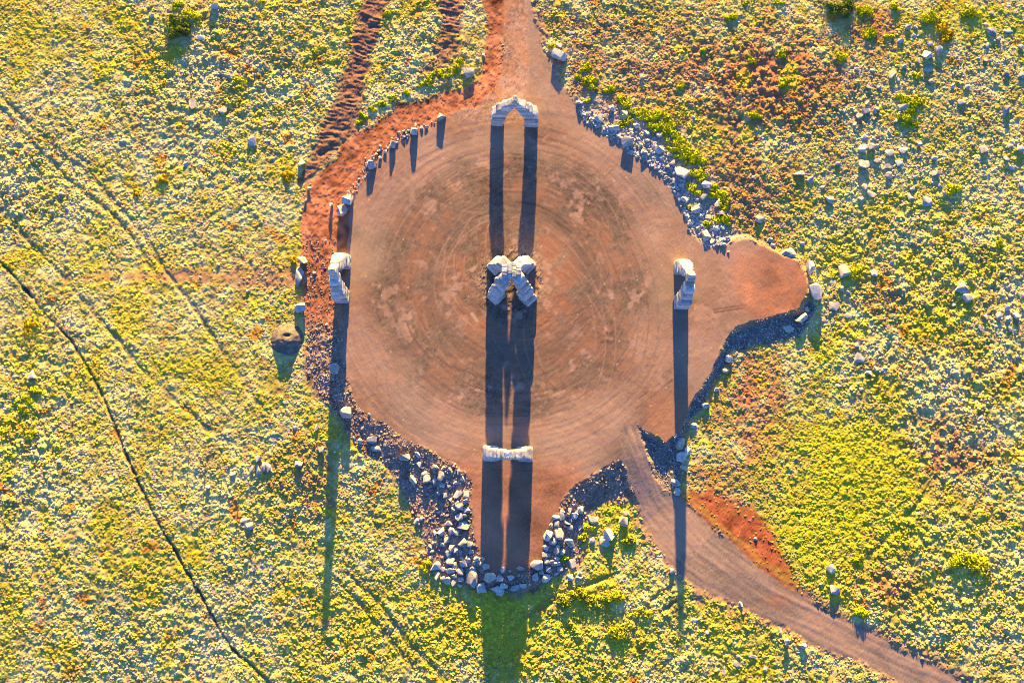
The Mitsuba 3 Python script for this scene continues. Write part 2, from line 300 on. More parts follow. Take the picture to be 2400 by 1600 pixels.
gcol = over(gcol, C(.120, .085, .068), np.clip(0.7 * np.exp(-((RR - 12) / 2.3) ** 2) * np.clip(0.6 + 0.3 * p2, 0, 1) + 0.5 * np.exp(-((RR - 18.5) / 2.0) ** 2) * np.clip(0.6 + .4 * p3, 0, 1), 0, 1))
sw = sst(0.15, 0.5, np.sin(TH + math.pi * 0.75 + math.pi)) if False else sst(0.0, 0.5, np.cos(TH - math.radians(222)))
gcol = over(gcol, C(.300, .205, .175), 0.75 * np.exp(-((RR - 23.3) / 1.0) ** 2) * sw * np.clip(0.75 + 0.3 * p4, 0, 1))
gcol = over(gcol, C(.27, .15, .11), 0.5 * sst(19.5, 22, RR))
gcol = over(gcol, C(.20, .165, .135), 0.55 * sst(0.4, 1.6, nz(4.5, 124)) * sst(19.0, 21, RR))
gcol = over(gcol, C(.33, .225, .18), np.clip(0.30 * sst(17.5, 23, RR) * (1 + 0.6 * p2) + 0.25 * sst(0.3, 1.6, nz(2.2, 126)) * sst(16, 22, RR), 0, .7))
ar = np.random.default_rng(127)
for _ in range(46):          # tyre arcs left by turning vehicles
    o = G(*(np.array([1198, 660]) + ar.normal(0, 60 if ar.random() < .6 else 230, 2)))
    r0, w0, a0_, sp = ar.uniform(6, 24), ar.uniform(.07, .16), ar.uniform(0, 6.28), ar.uniform(.25, 1.1)
    q_ = np.abs(np.hypot(XX - o[0], YY - o[1]) - r0)
    k_ = q_ < 1.7
    an = np.abs((np.arctan2(YY[k_] - o[1], XX[k_] - o[0]) - a0_ + math.pi) % (2 * math.pi) - math.pi)
    mm = np.zeros((NY, NX), np.float32)
    mm[k_] = (sst(w0 + .05, .03, q_[k_]) + sst(w0 + .05, .03, np.abs(q_[k_] - 1.5)) * .7) * sst(sp, sp * .75, an)
    gcol = over(gcol, C(.37, .235, .18) if ar.random() < .5 else C(.095, .068, .055), np.clip(mm * ar.uniform(.2, .5) * np.clip(.8 + .4 * p4, 0, 1), 0, 1))
# fine dark and pale tyre lines, arcs round the centre
ang = np.degrees(TH) % 360
for r, a0, a1, w, c_, s in [(16.8, 200, 268, .13, C(.07, .05, .04), .85), (22.0, 200, 268, .12, C(.36, .22, .16), .7), (22.5, 205, 270, .10, C(.36, .22, .16), .6), (20.4, 225, 275, .10, C(.08, .055, .045), .6), (14.6, 210, 300, .12, C(.08, .055, .045), .5),
                            (19.4, 228, 330, .10, C(.09, .06, .05), .5), (12.4, 40, 88, .16, C(.06, .045, .04), .8), (12.2, 88, 110, .10, C(.07, .05, .04), .5), (17.0, 96, 150, .11, C(.36, .2, .14), .5), (18.3, 100, 140, .10, C(.34, .2, .14), .5), (15.9, 60, 84, .10, C(.36, .2, .14), .5),
                            (20.7, 95, 130, .09, C(.10, .07, .055), .6), (21.6, 60, 85, .12, C(.08, .055, .05), .6), (19.0, 30, 70, .09, C(.33, .19, .13), .4), (14.2, 325, 358, .10, C(.10, .07, .055), .4), (21.3, 300, 325, .09, C(.34, .2, .14), .5), (23.6, 112, 128, .12, C(.1, .06, .05), .5)]:
    wr = RR + 0.25 * nz(4, int(r * 10) + 7) - r
    gcol = over(gcol, c_, s * sst(w, 0.02, np.abs(wr)) * sst(a0 - 3, a0 + 3, ang) * sst(a1 + 3, a1 - 3, ang) * np.clip(0.75 + 0.4 * nz(1.7, 131), 0, 1))
for ln, w, c_ in [([(1245, 1225), (1290, 1090)], .09, C(.36, .2, .13)), ([(1290, 1062), (1342, 1108)], .09, C(.36, .2, .13)), ([(1050, 1100), (1012, 1046)], .10, C(.36, .22, .16)), ([(1478, 948), (1545, 898)], .10, C(.08, .06, .055)), ([(1490, 958), (1575, 890)], .08, C(.1, .08, .07)),
                  ([(1105, 1132), (1140, 1146)], .14, C(.36, .22, .15)), ([(1672, 725), (1760, 712)], .08, C(.12, .06, .05)), ([(1675, 732), (1750, 720)], .08, C(.12, .06, .05)), ([(1790, 724), (1880, 708)], .1, C(.36, .17, .1)), ([(1738, 604), (1870, 640)], .1, C(.33, .16, .1)), ([(1150, 1100), (1290, 1105)], .1, C(.1, .06, .05)),
                  ([(1345, 755), (1365, 735)], .1, C(.09, .06, .05)), ([(1105, 734), (1118, 752)], .3, C(.42, .3, .24)), ([(1300, 518), (1338, 545)], .22, C(.07, .05, .04))]:
    gcol = over(gcol, c_, 0.75 * sst(w + .06, 0.03, line_dist(ln) + 0.04 * p4))
rough_disc = np.exp(-((RR - 4.6) / 1.5) ** 2)
gcol = over(gcol, C(.24, .17, .135) * (1 + 0.35 * white[..., None]), np.clip(rough_disc * (0.5 + 0.4 * p4), 0, .85))
# east lobe and south lobe are redder; the roads have their own tone
eastr = sst(0, 9, XX - G(1680, 660)[0] + 1.2 * p2) * sst(2, -2, G(1660, 900)[1] - 3 - YY)
gcol = over(gcol, C(.31, .135, .080) * (1 + 0.14 * p2[..., None] + 0.10 * p4[..., None] + 0.10 * white[..., None]), np.clip(eastr * (0.85 + 0.15 * p4), 0, 1) * sst(G(1700, 560)[1], G(1700, 640)[1], YY))
gcol = over(gcol, C(.27, .125, .080) * (1 + 0.14 * p2[..., None] + 0.10 * p4[..., None] + .1 * white[..., None]), sst(G(1200, 1060)[1] + 1, G(1200, 1120)[1], YY) * sst(12.5, 9, np.abs(XX)) * 0.8)
gcol = over(gcol, C(.31, .155, .095), sst(G(1500, 880)[1], G(1560, 980)[1], YY) * sst(0, 2, XX - G(1505, 960)[0]) * 0.75)
gcol = over(gcol, C(.13, .09, .078), 0.8 * np.exp(-((XX - G(1460, 1060)[0]) / 2.6) ** 2 - ((YY - G(1460, 1060)[1]) / 2.2) ** 2))
nrc = C(.33, .205, .155) * (1 + 0.12 * p2[..., None] + 0.2 * white[..., None] + .1 * p5[..., None])
nrc = over(nrc, C(.40, .19, .10), np.clip(0.4 * p4 + 0.2, 0, .7))
nrc = over(nrc, C(.24, .18, .145), sst(0.5, 1.6, XX - 0.5 - (G(1215, 100)[0])) * 0.6)
gcol = over(gcol, nrc, np.clip(m_nr + sst(G(1200, 330)[1], G(1200, 255)[1], YY) * 0.85, 0, 1))
# streaks along the south-east road
rd = GP([(1465, 1020), (1530, 1180), (1640, 1300), (1800, 1410), (2000, 1510), (2250, 1630)])
along = np.zeros((NY, NX), np.float32); across = np.zeros((NY, NX), np.float32); best = np.full((NY, NX), 1e9, np.float32); s0 = 0
for (ax, ay), (bx, by) in zip(rd[:-1], rd[1:]):
    L = math.hypot(bx - ax, by - ay); ex, ey = (bx - ax) / L, (by - ay) / L
    t_, c_ = (XX - ax) * ex + (YY - ay) * ey, (XX - ax) * -ey + (YY - ay) * ex
    dd_ = np.hypot(t_ - np.clip(t_, 0, L), c_)
    k_ = dd_ < best
    best[k_], along[k_], across[k_] = dd_[k_], s0 + t_[k_], c_[k_]
    s0 += L
st = np.random.default_rng(140).standard_normal((200, 200)); st = ndimage.gaussian_filter(st, (0.7, 0.8)); st /= st.std()
streak = ndimage.map_coordinates(st, [across / 0.22 + 100, along / 2.2], order=1, mode='grid-wrap').astype(np.float32)
src = C(.26, .190, .158) * (1 + 0.10 * streak[..., None] + 0.10 * white[..., None] + .08 * p2[..., None])
src = over(src, C(.34, .215, .16), np.clip(0.25 + 0.25 * streak + 0.25 * p2 + 0.15 * p4, 0, .8))
src = over(src, C(.33, .15, .085), 0.7 * np.exp(-((XX - G(1830, 1410)[0]) / 1.7) ** 2 - ((YY - G(1830, 1410)[1]) / 0.9) ** 2))
gcol = over(gcol, src, m_sr * sst(0.3, -0.9, pl))
z += m_sr * (1 - m_pl) * 0.008 * streak
col = over(col, gcol, np.clip(m_pl + m_nr + m_sr, 0, 1))
# loose pale chips on the gravel
col = over(col, C(.5, .43, .38), 0.8 * grav * (white > 3.25))
col = np.clip(col, 0.012, 0.6).astype(np.float32)

# ------------------------------------------------------------------ ground meshes
grow = np.cumsum(np.r_[0.5 * 1.35 ** np.arange(25)])
fx = np.r_[(gx[0] - grow)[::-1], gx, gx[-1] + grow]
fy = np.r_[(gy[0] - grow)[::-1], gy, gy[-1] + grow]
K = len(grow)
fz = np.pad(z, K, mode='edge')
fc = np.pad(col, ((K, K), (K, K), (0, 0)), mode='reflect')
far = np.ones(fz.shape, bool); far[K:-K, K:-K] = False
fz[far] = np.clip(fz[far], -1.0, 0.3)
FX, FY = np.meshgrid(fx, fy)
W_ = len(fx)
nx_ = -np.gradient(fz, fx, axis=1); ny_ = -np.gradient(fz, fy, axis=0)
nn = np.stack([nx_, ny_, np.ones_like(nx_)], -1); nn /= np.linalg.norm(nn, axis=-1, keepdims=True)
V = np.stack([FX, FY, fz], -1).reshape(-1, 3); N_ = nn.reshape(-1, 3); CC = fc.reshape(-1, 3)
ii = (np.arange(len(fy) - 1)[:, None] * W_ + np.arange(W_ - 1)[None, :])
region = np.zeros(ii.shape, np.int8)
rc = np.zeros((NY - 1, NX - 1), np.int8)
mid = lambda a: 0.25 * (a[:-1, :-1] + a[1:, :-1] + a[:-1, 1:] + a[1:, 1:])
rc[mid(so) > 0] = 4
rc[(mid(fa) > 0) & (rc == 0)] = 5
rc[(mid(fbb) > 0) & (rc == 0)] = 6
rc[mid(sr) > 0] = 3
rc[mid(nr) > 0] = 2
rc[mid(pl) > 0] = 1
region[K:-K, K:-K] = rc
scene['mat_ground'] = {'type': 'twosided', 'bsdf': {'type': 'diffuse', 'reflectance': {'type': 'mesh_attribute', 'name': 'vertex_color'}}}
for k, (key, lab) in enumerate([('ground', 'yellow green tussock heath around the stone circle'), ('gravel_plaza', 'round reddish brown gravel plaza with tyre rings around the stone monument'),
                                ('gravel_road', 'straight pinkish gravel road entering the plaza from the top'), ('gravel_road_001', 'grey brown gravel road leaving the plaza towards the lower right corner'),
                                ('bare_soil', 'strip of bare red soil and dark rubble along the left edge of the plaza'), ('ploughed_strip', 'wider dark ploughed strip with fine ridges left of the top road'),
                                ('ploughed_strip_001', 'narrow dark ploughed strip nearest the top road')]):
    a = ii[region == k]
    tri = np.concatenate([np.stack([a, a + 1, a + W_ + 1], 1), np.stack([a, a + W_ + 1, a + W_], 1)])
    used, inv = np.unique(tri, return_inverse=True)
    path_ = meshkit.write_ply((V[used], inv.reshape(-1, 3)), smooth=False, color=CC[used], normals=N_[used])
    scene[key] = {'type': 'ply', 'filename': path_, 'face_normals': False, 'bsdf': {'type': 'ref', 'id': 'mat_ground'}}
    labels[key] = {'label': lab, 'kind': 'structure'}
del V, N_, CC, nn, FX, FY

# ------------------------------------------------------------------ stone materials


def stone_tex(base, warm, k):
    def fn(p, n, uv):
        a = mikit.fbm(p.x * 2.3 + k, p.y * 2.3, p.z * 2.3, 3)
        b_ = mikit.noise(p.x * 11, p.y * 11 + k, p.z * 11)
        c = mikit.mix(mi.Color3f(*base), mi.Color3f(*warm), mikit.smoothstep(0.42, 0.68, a))
        d_ = mikit.smoothstep(0.55, 0.75, mikit.fbm(p.x * 0.9 + 9, p.y * 0.9 + k, p.z * 0.9, 2))
        return c * (0.66 + 0.60 * b_) * (1.0 - 0.30 * d_)
    return mikit.proc(fn)


for k, (base, warm) in enumerate([((.43, .43, .445), (.53, .51, .49)), ((.38, .36, .38), (.49, .43, .405)), ((.45, .42, .38), (.50, .42, .32)), ((.31, .31, .33), (.43, .41, .40))]):
    scene[f'mat_stone_{k}'] = {'type': 'twosided', 'bsdf': {'type': 'diffuse', 'reflectance': stone_tex(base, warm, 3.7 * k)}}
BLOCKS = ['mat_block_0', 'mat_block_1', 'mat_block_2']
for k, f_ in enumerate((0.76, 1.0, 1.18)):
    scene[BLOCKS[k]] = {'type': 'twosided', 'bsdf': {'type': 'diffuse', 'reflectance': stone_tex((.44 * f_, .44 * f_, .45 * f_), (.54 * f_, .53 * f_, .52 * f_), 31.0 + k)}}
scene['mat_foliage'] = {'type': 'twosided', 'bsdf': {'type': 'diffuse', 'reflectance': {'type': 'mesh_attribute', 'name': 'vertex_color'}}}
scene['mat_wood'] = {'type': 'twosided', 'bsdf': {'type': 'diffuse', 'reflectance': {'type': 'rgb', 'value': [.42, .38, .34]}}}

count = {}


def numbered(name):
    n = count.get(name, 0); count[name] = n + 1
    return name if n == 0 else f'{name}_{n:03d}'


def tag(key, label, cat=None, group=None, kind=None):
    d = {'label': label}
    if cat: d['category'] = cat
    if group: d['group'] = group
    if kind: d['kind'] = kind
    labels[key] = d


# ------------------------------------------------------------------ dressed stone blocks
_b = trimesh.creation.box((2, 2, 2))
for _ in range(3):
    _b = _b.subdivide()
_bv, _bf = np.array(_b.vertices), np.array(_b.faces)


def block(corners, seed, rough_=0.05, round_=0.06):
    """A quarried block: the box of eight corners (bottom ring then top ring), its edges worn and its faces uneven."""
    c = np.asarray(corners, float)
    v = _bv.copy()
    e = np.sort(np.abs(v), axis=1)
    wear = np.clip((e[:, 1] + e[:, 2] - 1.6) / 0.4, 0, 1) ** 2
    v = v * (1 - 0.07 * wear[:, None])
    v[:, :2] *= (1 - 0.15 * np.clip((np.abs(_bv[:, 2]) - 0.7) / 0.3, 0, 1) ** 1.5)[:, None]
    u = (v + 1) / 2
    w = [(1 - u[:, 0]) * (1 - u[:, 1]), u[:, 0] * (1 - u[:, 1]), u[:, 0] * u[:, 1], (1 - u[:, 0]) * u[:, 1]]
    q = sum((w[k] * (1 - u[:, 2]))[:, None] * c[k] + (w[k] * u[:, 2])[:, None] * c[k + 4] for k in range(4))
    cen = q.mean(0)
    nrm = (q - cen) / np.linalg.norm(q - cen, axis=1, keepdims=True)
    f = meshkit.fbm(q * 1.6 + seed * 7.3, 3, seed) - 0.5
    q = q + nrm * (f * 2 * rough_)[:, None]
    return trimesh.Trimesh(q, _bf, process=False)


def prof(z_, table):
    return np.interp(z_, [t[0] for t in table], [t[1] for t in table])


OUTER = [(0, 3.62), (1.2, 3.58), (2.5, 3.45), (3.6, 2.62), (4.8, 1.72), (6.0, 0.78), (6.5, 0.42)]
INNER = [(0, 1.58), (2.0, 1.50), (3.0, 1.05), (4.0, 0.50), (5.0, 0.04)]
THICK = [(0, 1.03), (2.4, 0.97), (4.5, 0.75), (6.2, 0.56), (7.0, 0.46)]


def gate(px, py, rot, label, seed):
    key = numbered('stone_gate')
    tag(key, label, 'stone gate', 'pointed stone gates around the plaza')
    r = random.Random(seed)
    c = G(px, py)
    z0 = -0.12
    ca, sa = math.cos(rot), math.sin(rot)

    def P(u, t, zz):
        return (c[0] + u * ca - t * sa, c[1] + u * sa + t * ca, zz)
    n, used = 0, {}

    def put(part, u0, u1, v0, v1, za, zb, ja, jb):
        nonlocal n
        # (u0,u1) at the bottom, (v0,v1) at the top; ja/jb: thickness jitter at the two faces
        ta, tb = prof(za, THICK), prof(zb, THICK)
        j = lambda s=0.07: r.uniform(-s, s)
        sk0, sk1 = r.uniform(-.06, .06), r.uniform(-.06, .06)
        m = block([P(u0 + j(), -ta - ja, za), P(u1 + j(), -ta - ja, za), P(u1 + j(), ta + jb, za), P(u0 + j(), ta + jb, za),
                   P(v0 + j(), -tb - ja, zb + sk0), P(v1 + j(), -tb - ja, zb + sk1), P(v1 + j(), tb + jb, zb + sk1), P(v0 + j(), tb + jb, zb + sk0)], seed * 50 + n, 0.075)
        k = used.get(part, 0); used[part] = k + 1
        nm = f'{key}__{part}' + ('' if part == 'capstone' else '__stone_block' + ('' if k == 0 else f'_{k:03d}'))
        scene[nm] = mikit.ply(m, r.choice(BLOCKS), smooth=32)
        n += 1
    for s in (-1, 1):
        zz = z0
        while zz < 5.15:
            h = r.uniform(0.62, 1.08)
            if 5.3 - (zz + h) < 0.4: h = 5.25 - zz
            zt = zz + h
            o0, o1 = prof(zz, OUTER), prof(zt, OUTER)
            i0, i1 = prof(zz, INNER), prof(zt, INNER)
            if zz > 2.2:   # corbelled courses overhang a little: steps on the back of the arch
                k = r.uniform(0.0, 0.75)
                o1 = o1 + (o0 - o1) * k
                i1 = i1 + (i0 - i1) * r.uniform(0, .5)
            ja, jb = r.uniform(-0.13, 0.13), r.uniform(-0.13, 0.13)
            a, b2 = (i0, o0) if s > 0 else (-o0, -i0)
            a2, b3 = (i1, o1) if s > 0 else (-o1, -i1)
            put(('leg' if s < 0 else 'leg_001') if zz < 2.0 else 'arch', a, b2, a2, b3, zz, zt + 0.02, ja, jb)
            zz = zt + 0.0
    put('arch', -1.22, 1.18, -0.80, 0.74, 5.25, 5.95, r.uniform(-.05, .05), r.uniform(-.05, .05))
    put('arch', -0.72, 0.70, -0.42, 0.30, 5.95, 6.55, r.uniform(-.05, .05), r.uniform(-.05, .05))
    put('capstone', -0.44, 0.38, -0.16, 0.14, 6.55, 7.05, r.uniform(-.05, .05), r.uniform(-.05, .05))


gate(1206, 281, math.radians(-1), 'pointed stone gate nearest the top road, leaning towards the top of the photo', 11)
gate(804, 655, math.radians(90.5), 'pointed stone gate on the left edge of the plaza, beside the bare red soil', 12)
gate(1595, 669, math.radians(89.5), 'pointed stone gate on the right edge of the plaza, before the red east lobe', 13)
gate(1190, 1061.5, math.radians(-1), 'pointed stone gate at the bottom of the plaza, seen from straight above', 14)


def monument(px, py):
    key = numbered('stone_monument')
    tag(key, 'four legged stone monument in the middle of the plaza, its legs joined on top', 'monument')
    r = random.Random(5)
    c = G(px, py)
    n, used = 0, {}

    def put(part, cs, ro=0.07, piece='stone_block'):
        nonlocal n
        k = used.get(part, 0); used[part] = k + 1
        nm = f'{key}__{part}__{piece}' + ('' if k == 0 else f'_{k:03d}')
        scene[nm] = mikit.ply(block(cs, 900 + n, ro), r.choice(BLOCKS), smooth=32)
        n += 1
    for li, a in enumerate((45, 135, 225, 315)):
        e = np.array([math.cos(math.radians(a)), math.sin(math.radians(a))]); t = np.array([-e[1], e[0]])
        zz = -0.1
        while zz < 7.3:
            h = r.uniform(0.75, 1.15)
            if 7.45 - (zz + h) < 0.3: h = 7.4 - zz
            zt = zz + h
            off_r, off_t = r.uniform(-.20, .20), r.uniform(-.16, .16)
            tw = r.uniform(-.04, .04)
            ring = []
            for q in (zz, zt + 0.012):
                qq = zz * 0.55 + q * 0.45       # courses step in rather than taper evenly
                rcn = 3.4 - 2.3 * (max(qq, 0) / 7.5) ** 1.3 + off_r
                A, B = 1.02 - 0.25 * qq / 7.5, 1.02 - 0.25 * qq / 7.5
                for sa, sb_ in ((-1, -1), (1, -1), (1, 1), (-1, 1)):
                    p = c + e * (rcn + sa * A + tw * sb_) + t * (off_t + sb_ * B + tw * sa)
                    ring.append((p[0], p[1], q + r.uniform(-.02, .02)))
            put('leg' if li == 0 else f'leg_{li:03d}', ring)
            zz = zt
    # flat cap of rough slabs on a bedding stone
    oct_ = lambda a, b_, z0, z1: [(c[0] + x, c[1] + y, q) for q in (z0, z1) for x, y in ((-a, -b_), (a, -b_), (a, b_), (-a, b_))]
    put('cap', oct_(1.05, 0.9, 7.2, 7.72), 0.08, 'stone_slab')
    xs = [-1.35, -0.62, 0.05, 0.66, 1.35]
    for i in range(4):
        ys = [-1.15 if 0 < i < 3 else -0.75] + sorted(r.uniform(-.6, .6) for _ in range(2)) + [1.15 if 0 < i < 3 else 0.75]
        for j in range(3):
            x0, x1, y0, y1 = xs[i] + .01, xs[i + 1] - .01, ys[j] + .01, ys[j + 1] - .01
            top = 7.95 + r.uniform(-.06, .06)
            q = [(x0, y0), (x1, y0), (x1, y1), (x0, y1)]
            put('cap', [(c[0] + x, c[1] + y, 7.5) for x, y in q] + [(c[0] + x, c[1] + y, top + r.uniform(-.025, .025)) for x, y in q], 0.06, 'stone_slab')


monument(1198, 660)

# ------------------------------------------------------------------ boulders


def rock_mesh(w, d, h, seed, sub=2):
    """An angular boulder: the hull of points on a squarish ellipsoid, its faces broken up by noise; the lowest part goes into the ground."""
    r = np.random.default_rng(seed)
    n = r.integers(11, 17)
    v = r.normal(size=(n, 3)); v /= np.linalg.norm(v, axis=1, keepdims=True)
    v = np.sign(v) * np.abs(v) ** 0.86
    v /= np.maximum(np.abs(v).max(0), 1e-6)
    v *= r.uniform(0.80, 1.0, (n, 1))
    hull = trimesh.Trimesh(v, ConvexHull(v).simplices, process=True)
    trimesh.repair.fix_normals(hull)
    for _ in range(sub):
        hull = hull.subdivide()
    q = np.array(hull.vertices)
    f = meshkit.fbm(q * 1.9 + seed * 1.7, 3, seed % 97) - 0.5
    q *= (1 + 0.16 * f)[:, None]
    q = q * np.array([w / 2, d / 2, 1.0])
    lo = q[:, 2].min()
    q[:, 2] = (q[:, 2] - lo) / (q[:, 2].max() - lo) * (h * 1.3) - 0.3 * h
    return trimesh.Trimesh(q, hull.faces, process=False)


ROCKS = []   # (px, py, w px, h px, height in m or None, zone, note)


def add(ox, oy, sc, zone, rows):
    for row in rows:
        x, y, w, h = row[:4]
        ROCKS.append((ox + x / sc, oy + y / sc, w / sc, h / sc, row[4] if len(row) > 4 else None, zone, row[5] if len(row) > 5 else None))


F = -1   # flat slab
E = 3.92
add(0, 0, E, 'heath', [(470, 822, 45, 55), (1130, 1295, 80, 50), (485, 365, 35, 30), (1395, 145, 60, 45), (745, 1155, 25, 20, F)])
add(400, 0, E, 'heath', [(395, 48, 85, 80, .75), (910, 328, 42, 60), (540, 700, 70, 70), (205, 950, 80, 130, F), (475, 1015, 80, 95), (755, 1295, 100, 110), (885, 1295, 75, 45, F), (1105, 880, 75, 40, F), (1195, 1500, 80, 100, .6),
                         (715, 565, 55, 50, F), (775, 585, 20, 35, F), (825, 595, 40, 45), (285, 345, 130, 60, F), (140, 1505, 55, 60), (435, 355, 30, 25, F)])
add(800, 0, E, 'ring', [(1170, 655, 120, 120, .6, 'large pale squarish boulder on the red soil just left of the top road'), (920, 1078, 95, 90, .8, 'grey boulder with a pointed shadow, third left of the top gate along the plaza edge'),
                        (665, 1200, 85, 95, 1.02, 'grey boulder with the longest shadow on the upper left plaza edge'), (465, 1320, 75, 95, .85, 'grey boulder with a shadow stepped at its tip, upper left plaza edge'),
                        (275, 1510, 95, 95, .82, 'squarish grey boulder above the double boulder on the upper left plaza edge')])
add(800, 0, E, 'nwstones', [(1250, 540, 40, 30), (1305, 505, 35, 35), (785, 1165, 45, 30), (530, 1218, 28, 28), (575, 1205, 35, 25), (570, 1260, 45, 35), (610, 1245, 35, 30), (680, 1145, 30, 35), (740, 1170, 40, 35), (510, 1310, 30, 25),
                            (405, 1395, 45, 40), (355, 1450, 40, 35), (320, 1415, 35, 30), (285, 1440, 30, 22), (365, 1365, 30, 25), (335, 1390, 25, 25), (220, 1455, 20, 20)])
add(1200, 0, E, 'ring', [(435, 500, 165, 145, .85, 'largest rounded boulder, right of the top road with a wide dark shadow'), (435, 420, 80, 50, .45, 'smaller boulder tucked behind the largest boulder right of the top road'),
                         (615, 945, 75, 50, .5, 'small stone pile boulder with a rounded shadow right of the top gate'), (915, 990, 70, 60, .5, 'pale boulder above the square boulder on the upper right plaza edge'),
                         (795, 1085, 105, 90, .35, 'square blue grey boulder on the upper right plaza edge'), (800, 1158, 55, 35, .2, 'low stone just below the square blue grey boulder'), (1025, 1055, 75, 95, .5, 'tall rough boulder at the start of the green bushes, upper right'),
                         (935, 1175, 110, 65, .47, 'wedge boulder with a two pronged shadow on the upper right plaza edge'), (1065, 1305, 120, 105, .75, 'bright topped boulder with a long ragged shadow on the upper right plaza edge'),
                         (975, 1250, 50, 40, .25, 'small stone between the wedge boulder and the bright topped boulder')])
add(1200, 0, E, 'heath', [(535, 460, 30, 40), (530, 295, 115, 40, F), (545, 340, 70, 35, F), (1190, 705, 50, 55), (905, 205, 50, 35, F)])
add(1200, 0, E, 'nebank', [(1125, 1025, 60, 50), (740, 1018, 30, 25), (1145, 1150, 70, 70), (1250, 1215, 85, 70), (1350, 1240, 60, 40), (1215, 1400, 75, 75), (1185, 1335, 40, 50), (1355, 1380, 85, 90, .5), (1375, 1450, 50, 50), (1440, 1420, 55, 45),
                           (1470, 1495, 70, 60), (1430, 1530, 55, 60), (1240, 1290, 50, 40), (600, 905, 30, 30), (850, 1175, 20, 15)])
add(1340, 200, 3.733, 'nebank', [(960, 765, 140, 130, .7, 'largest boulder of the upper right rubble bank, its top white in the sun'), (885, 830, 35, 60), (970, 890, 60, 70), (985, 1000, 70, 70), (1085, 1080, 95, 90, .5, 'round grey boulder in the lower half of the upper right rubble bank'), (1155, 975, 80, 65), (1175, 870, 100, 80),
                                 (1275, 1020, 60, 100), (1310, 1120, 55, 50), (1195, 1150, 70, 50), (1125, 1140, 50, 50), (1180, 1300, 90, 80, .55), (1235, 1300, 30, 55), (1265, 1250, 70, 60), (1325, 1240, 50, 50), (1110, 1250, 50, 45), (1175, 1345, 70, 60, .5),
                                 (1240, 1365, 60, 60), (1320, 1350, 70, 55), (1360, 1335, 30, 30), (1340, 1395, 50, 40), (1275, 1395, 45, 40), (965, 545, 60, 40), (790, 635, 50, 45), (765, 435, 55, 40)])
add(1600, 0, E, 'heath', [(1450, 1015, 50, 35), (1490, 1020, 40, 45), (1165, 875, 35, 40), (1295, 935, 30, 25, F), (1165, 1220, 70, 40, F), (1430, 1500, 60, 45), (100, 1075, 35, 30), (85, 1110, 30, 25, F), (740, 1270, 30, 22, F)])
add(2000, 0, E, 'nefield', [(1030, 55, 60, 50), (1280, 118, 50, 45), (1270, 285, 105, 90), (1220, 225, 60, 35, F), (1420, 290, 95, 45, F), (1335, 355, 55, 55), (1295, 375, 40, 45), (1245, 420, 70, 70, F), (1540, 425, 60, 50), (560, 335, 60, 50), (435, 380, 75, 55),
                            (710, 400, 50, 50), (790, 440, 80, 85, .5), (680, 490, 135, 115, .7), (690, 630, 90, 90, F), (595, 560, 40, 75), (465, 615, 55, 60), (360, 685, 80, 95), (415, 735, 40, 45), (175, 645, 45, 45), (30, 635, 50, 40), (155, 795, 75, 55, F), (240, 800, 55, 40),
                            (720, 740, 75, 70), (920, 795, 55, 65), (1045, 800, 50, 50), (1215, 548, 55, 45), (1410, 675, 60, 60), (1550, 690, 60, 70), (1485, 595, 35, 30), (990, 940, 75, 65), (1160, 968, 35, 45), (1415, 1005, 95, 95, .55), (1385, 1050, 40, 35), (135, 945, 55, 50),
                            (460, 985, 130, 90), (115, 1020, 80, 65), (65, 1065, 85, 65), (215, 1005, 55, 50), (415, 1045, 50, 40), (390, 1110, 50, 55), (15, 1145, 40, 50), (105, 1260, 85, 75, F), (85, 1365, 95, 90), (170, 1350, 90, 80), (220, 1345, 40, 45), (335, 1405, 100, 75),
                            (470, 1375, 100, 75, F), (605, 1320, 65, 60), (740, 1450, 80, 40), (100, 1505, 110, 95), (225, 1480, 80, 60), (440, 1505, 110, 85, F), (320, 1530, 80, 50), (1205, 1375, 95, 95), (1435, 1340, 75, 50, F), (1540, 1370, 80, 80), (1410, 1455, 60, 65),
                            (500, 245, 70, 60), (575, 250, 40, 60), (1275, 1340, 40, 40), (1450, 1540, 60, 50), (665, 1185, 40, 25)])
add(0, 400, E, 'heath', [(560, 215, 60, 50, .35), (610, 355, 45, 40), (475, 375, 40, 35), (855, 365, 30, 25), (680, 345, 25, 25), (640, 255, 25, 25, F), (40, 610, 35, 30)])
add(400, 400, E, 'heath', [(435, 860, 38, 35), (705, 1105, 35, 35), (1275, 160, 45, 45, .3), (1240, 275, 30, 45, .3)])
add(400, 400, E, 'ring', [(1475, 318, 40, 62, .8, 'narrow white upright stone on the red soil beside the double boulder'), (1320, 938, 40, 35, .2, 'small round stone on the red soil left of the left gate'), (1433, 1412, 30, 30, .2, 'small pale stone on the rubble below the left gate'),
                          (1212, 820, 100, 85, .8, 'rough boulder topping the row of three left of the left gate'), (1185, 970, 80, 215, .6, 'long narrow slab between two boulders left of the left gate'), (1190, 1253, 115, 105, 1.0, 'white squarish boulder above the round gravel mound'),
                          (1565, 365, 115, 125, 1.2, 'lower stone of the double boulder on the left plaza edge'), (1625, 280, 105, 115, 1.3, 'upper stone of the double boulder on the left plaza edge')])
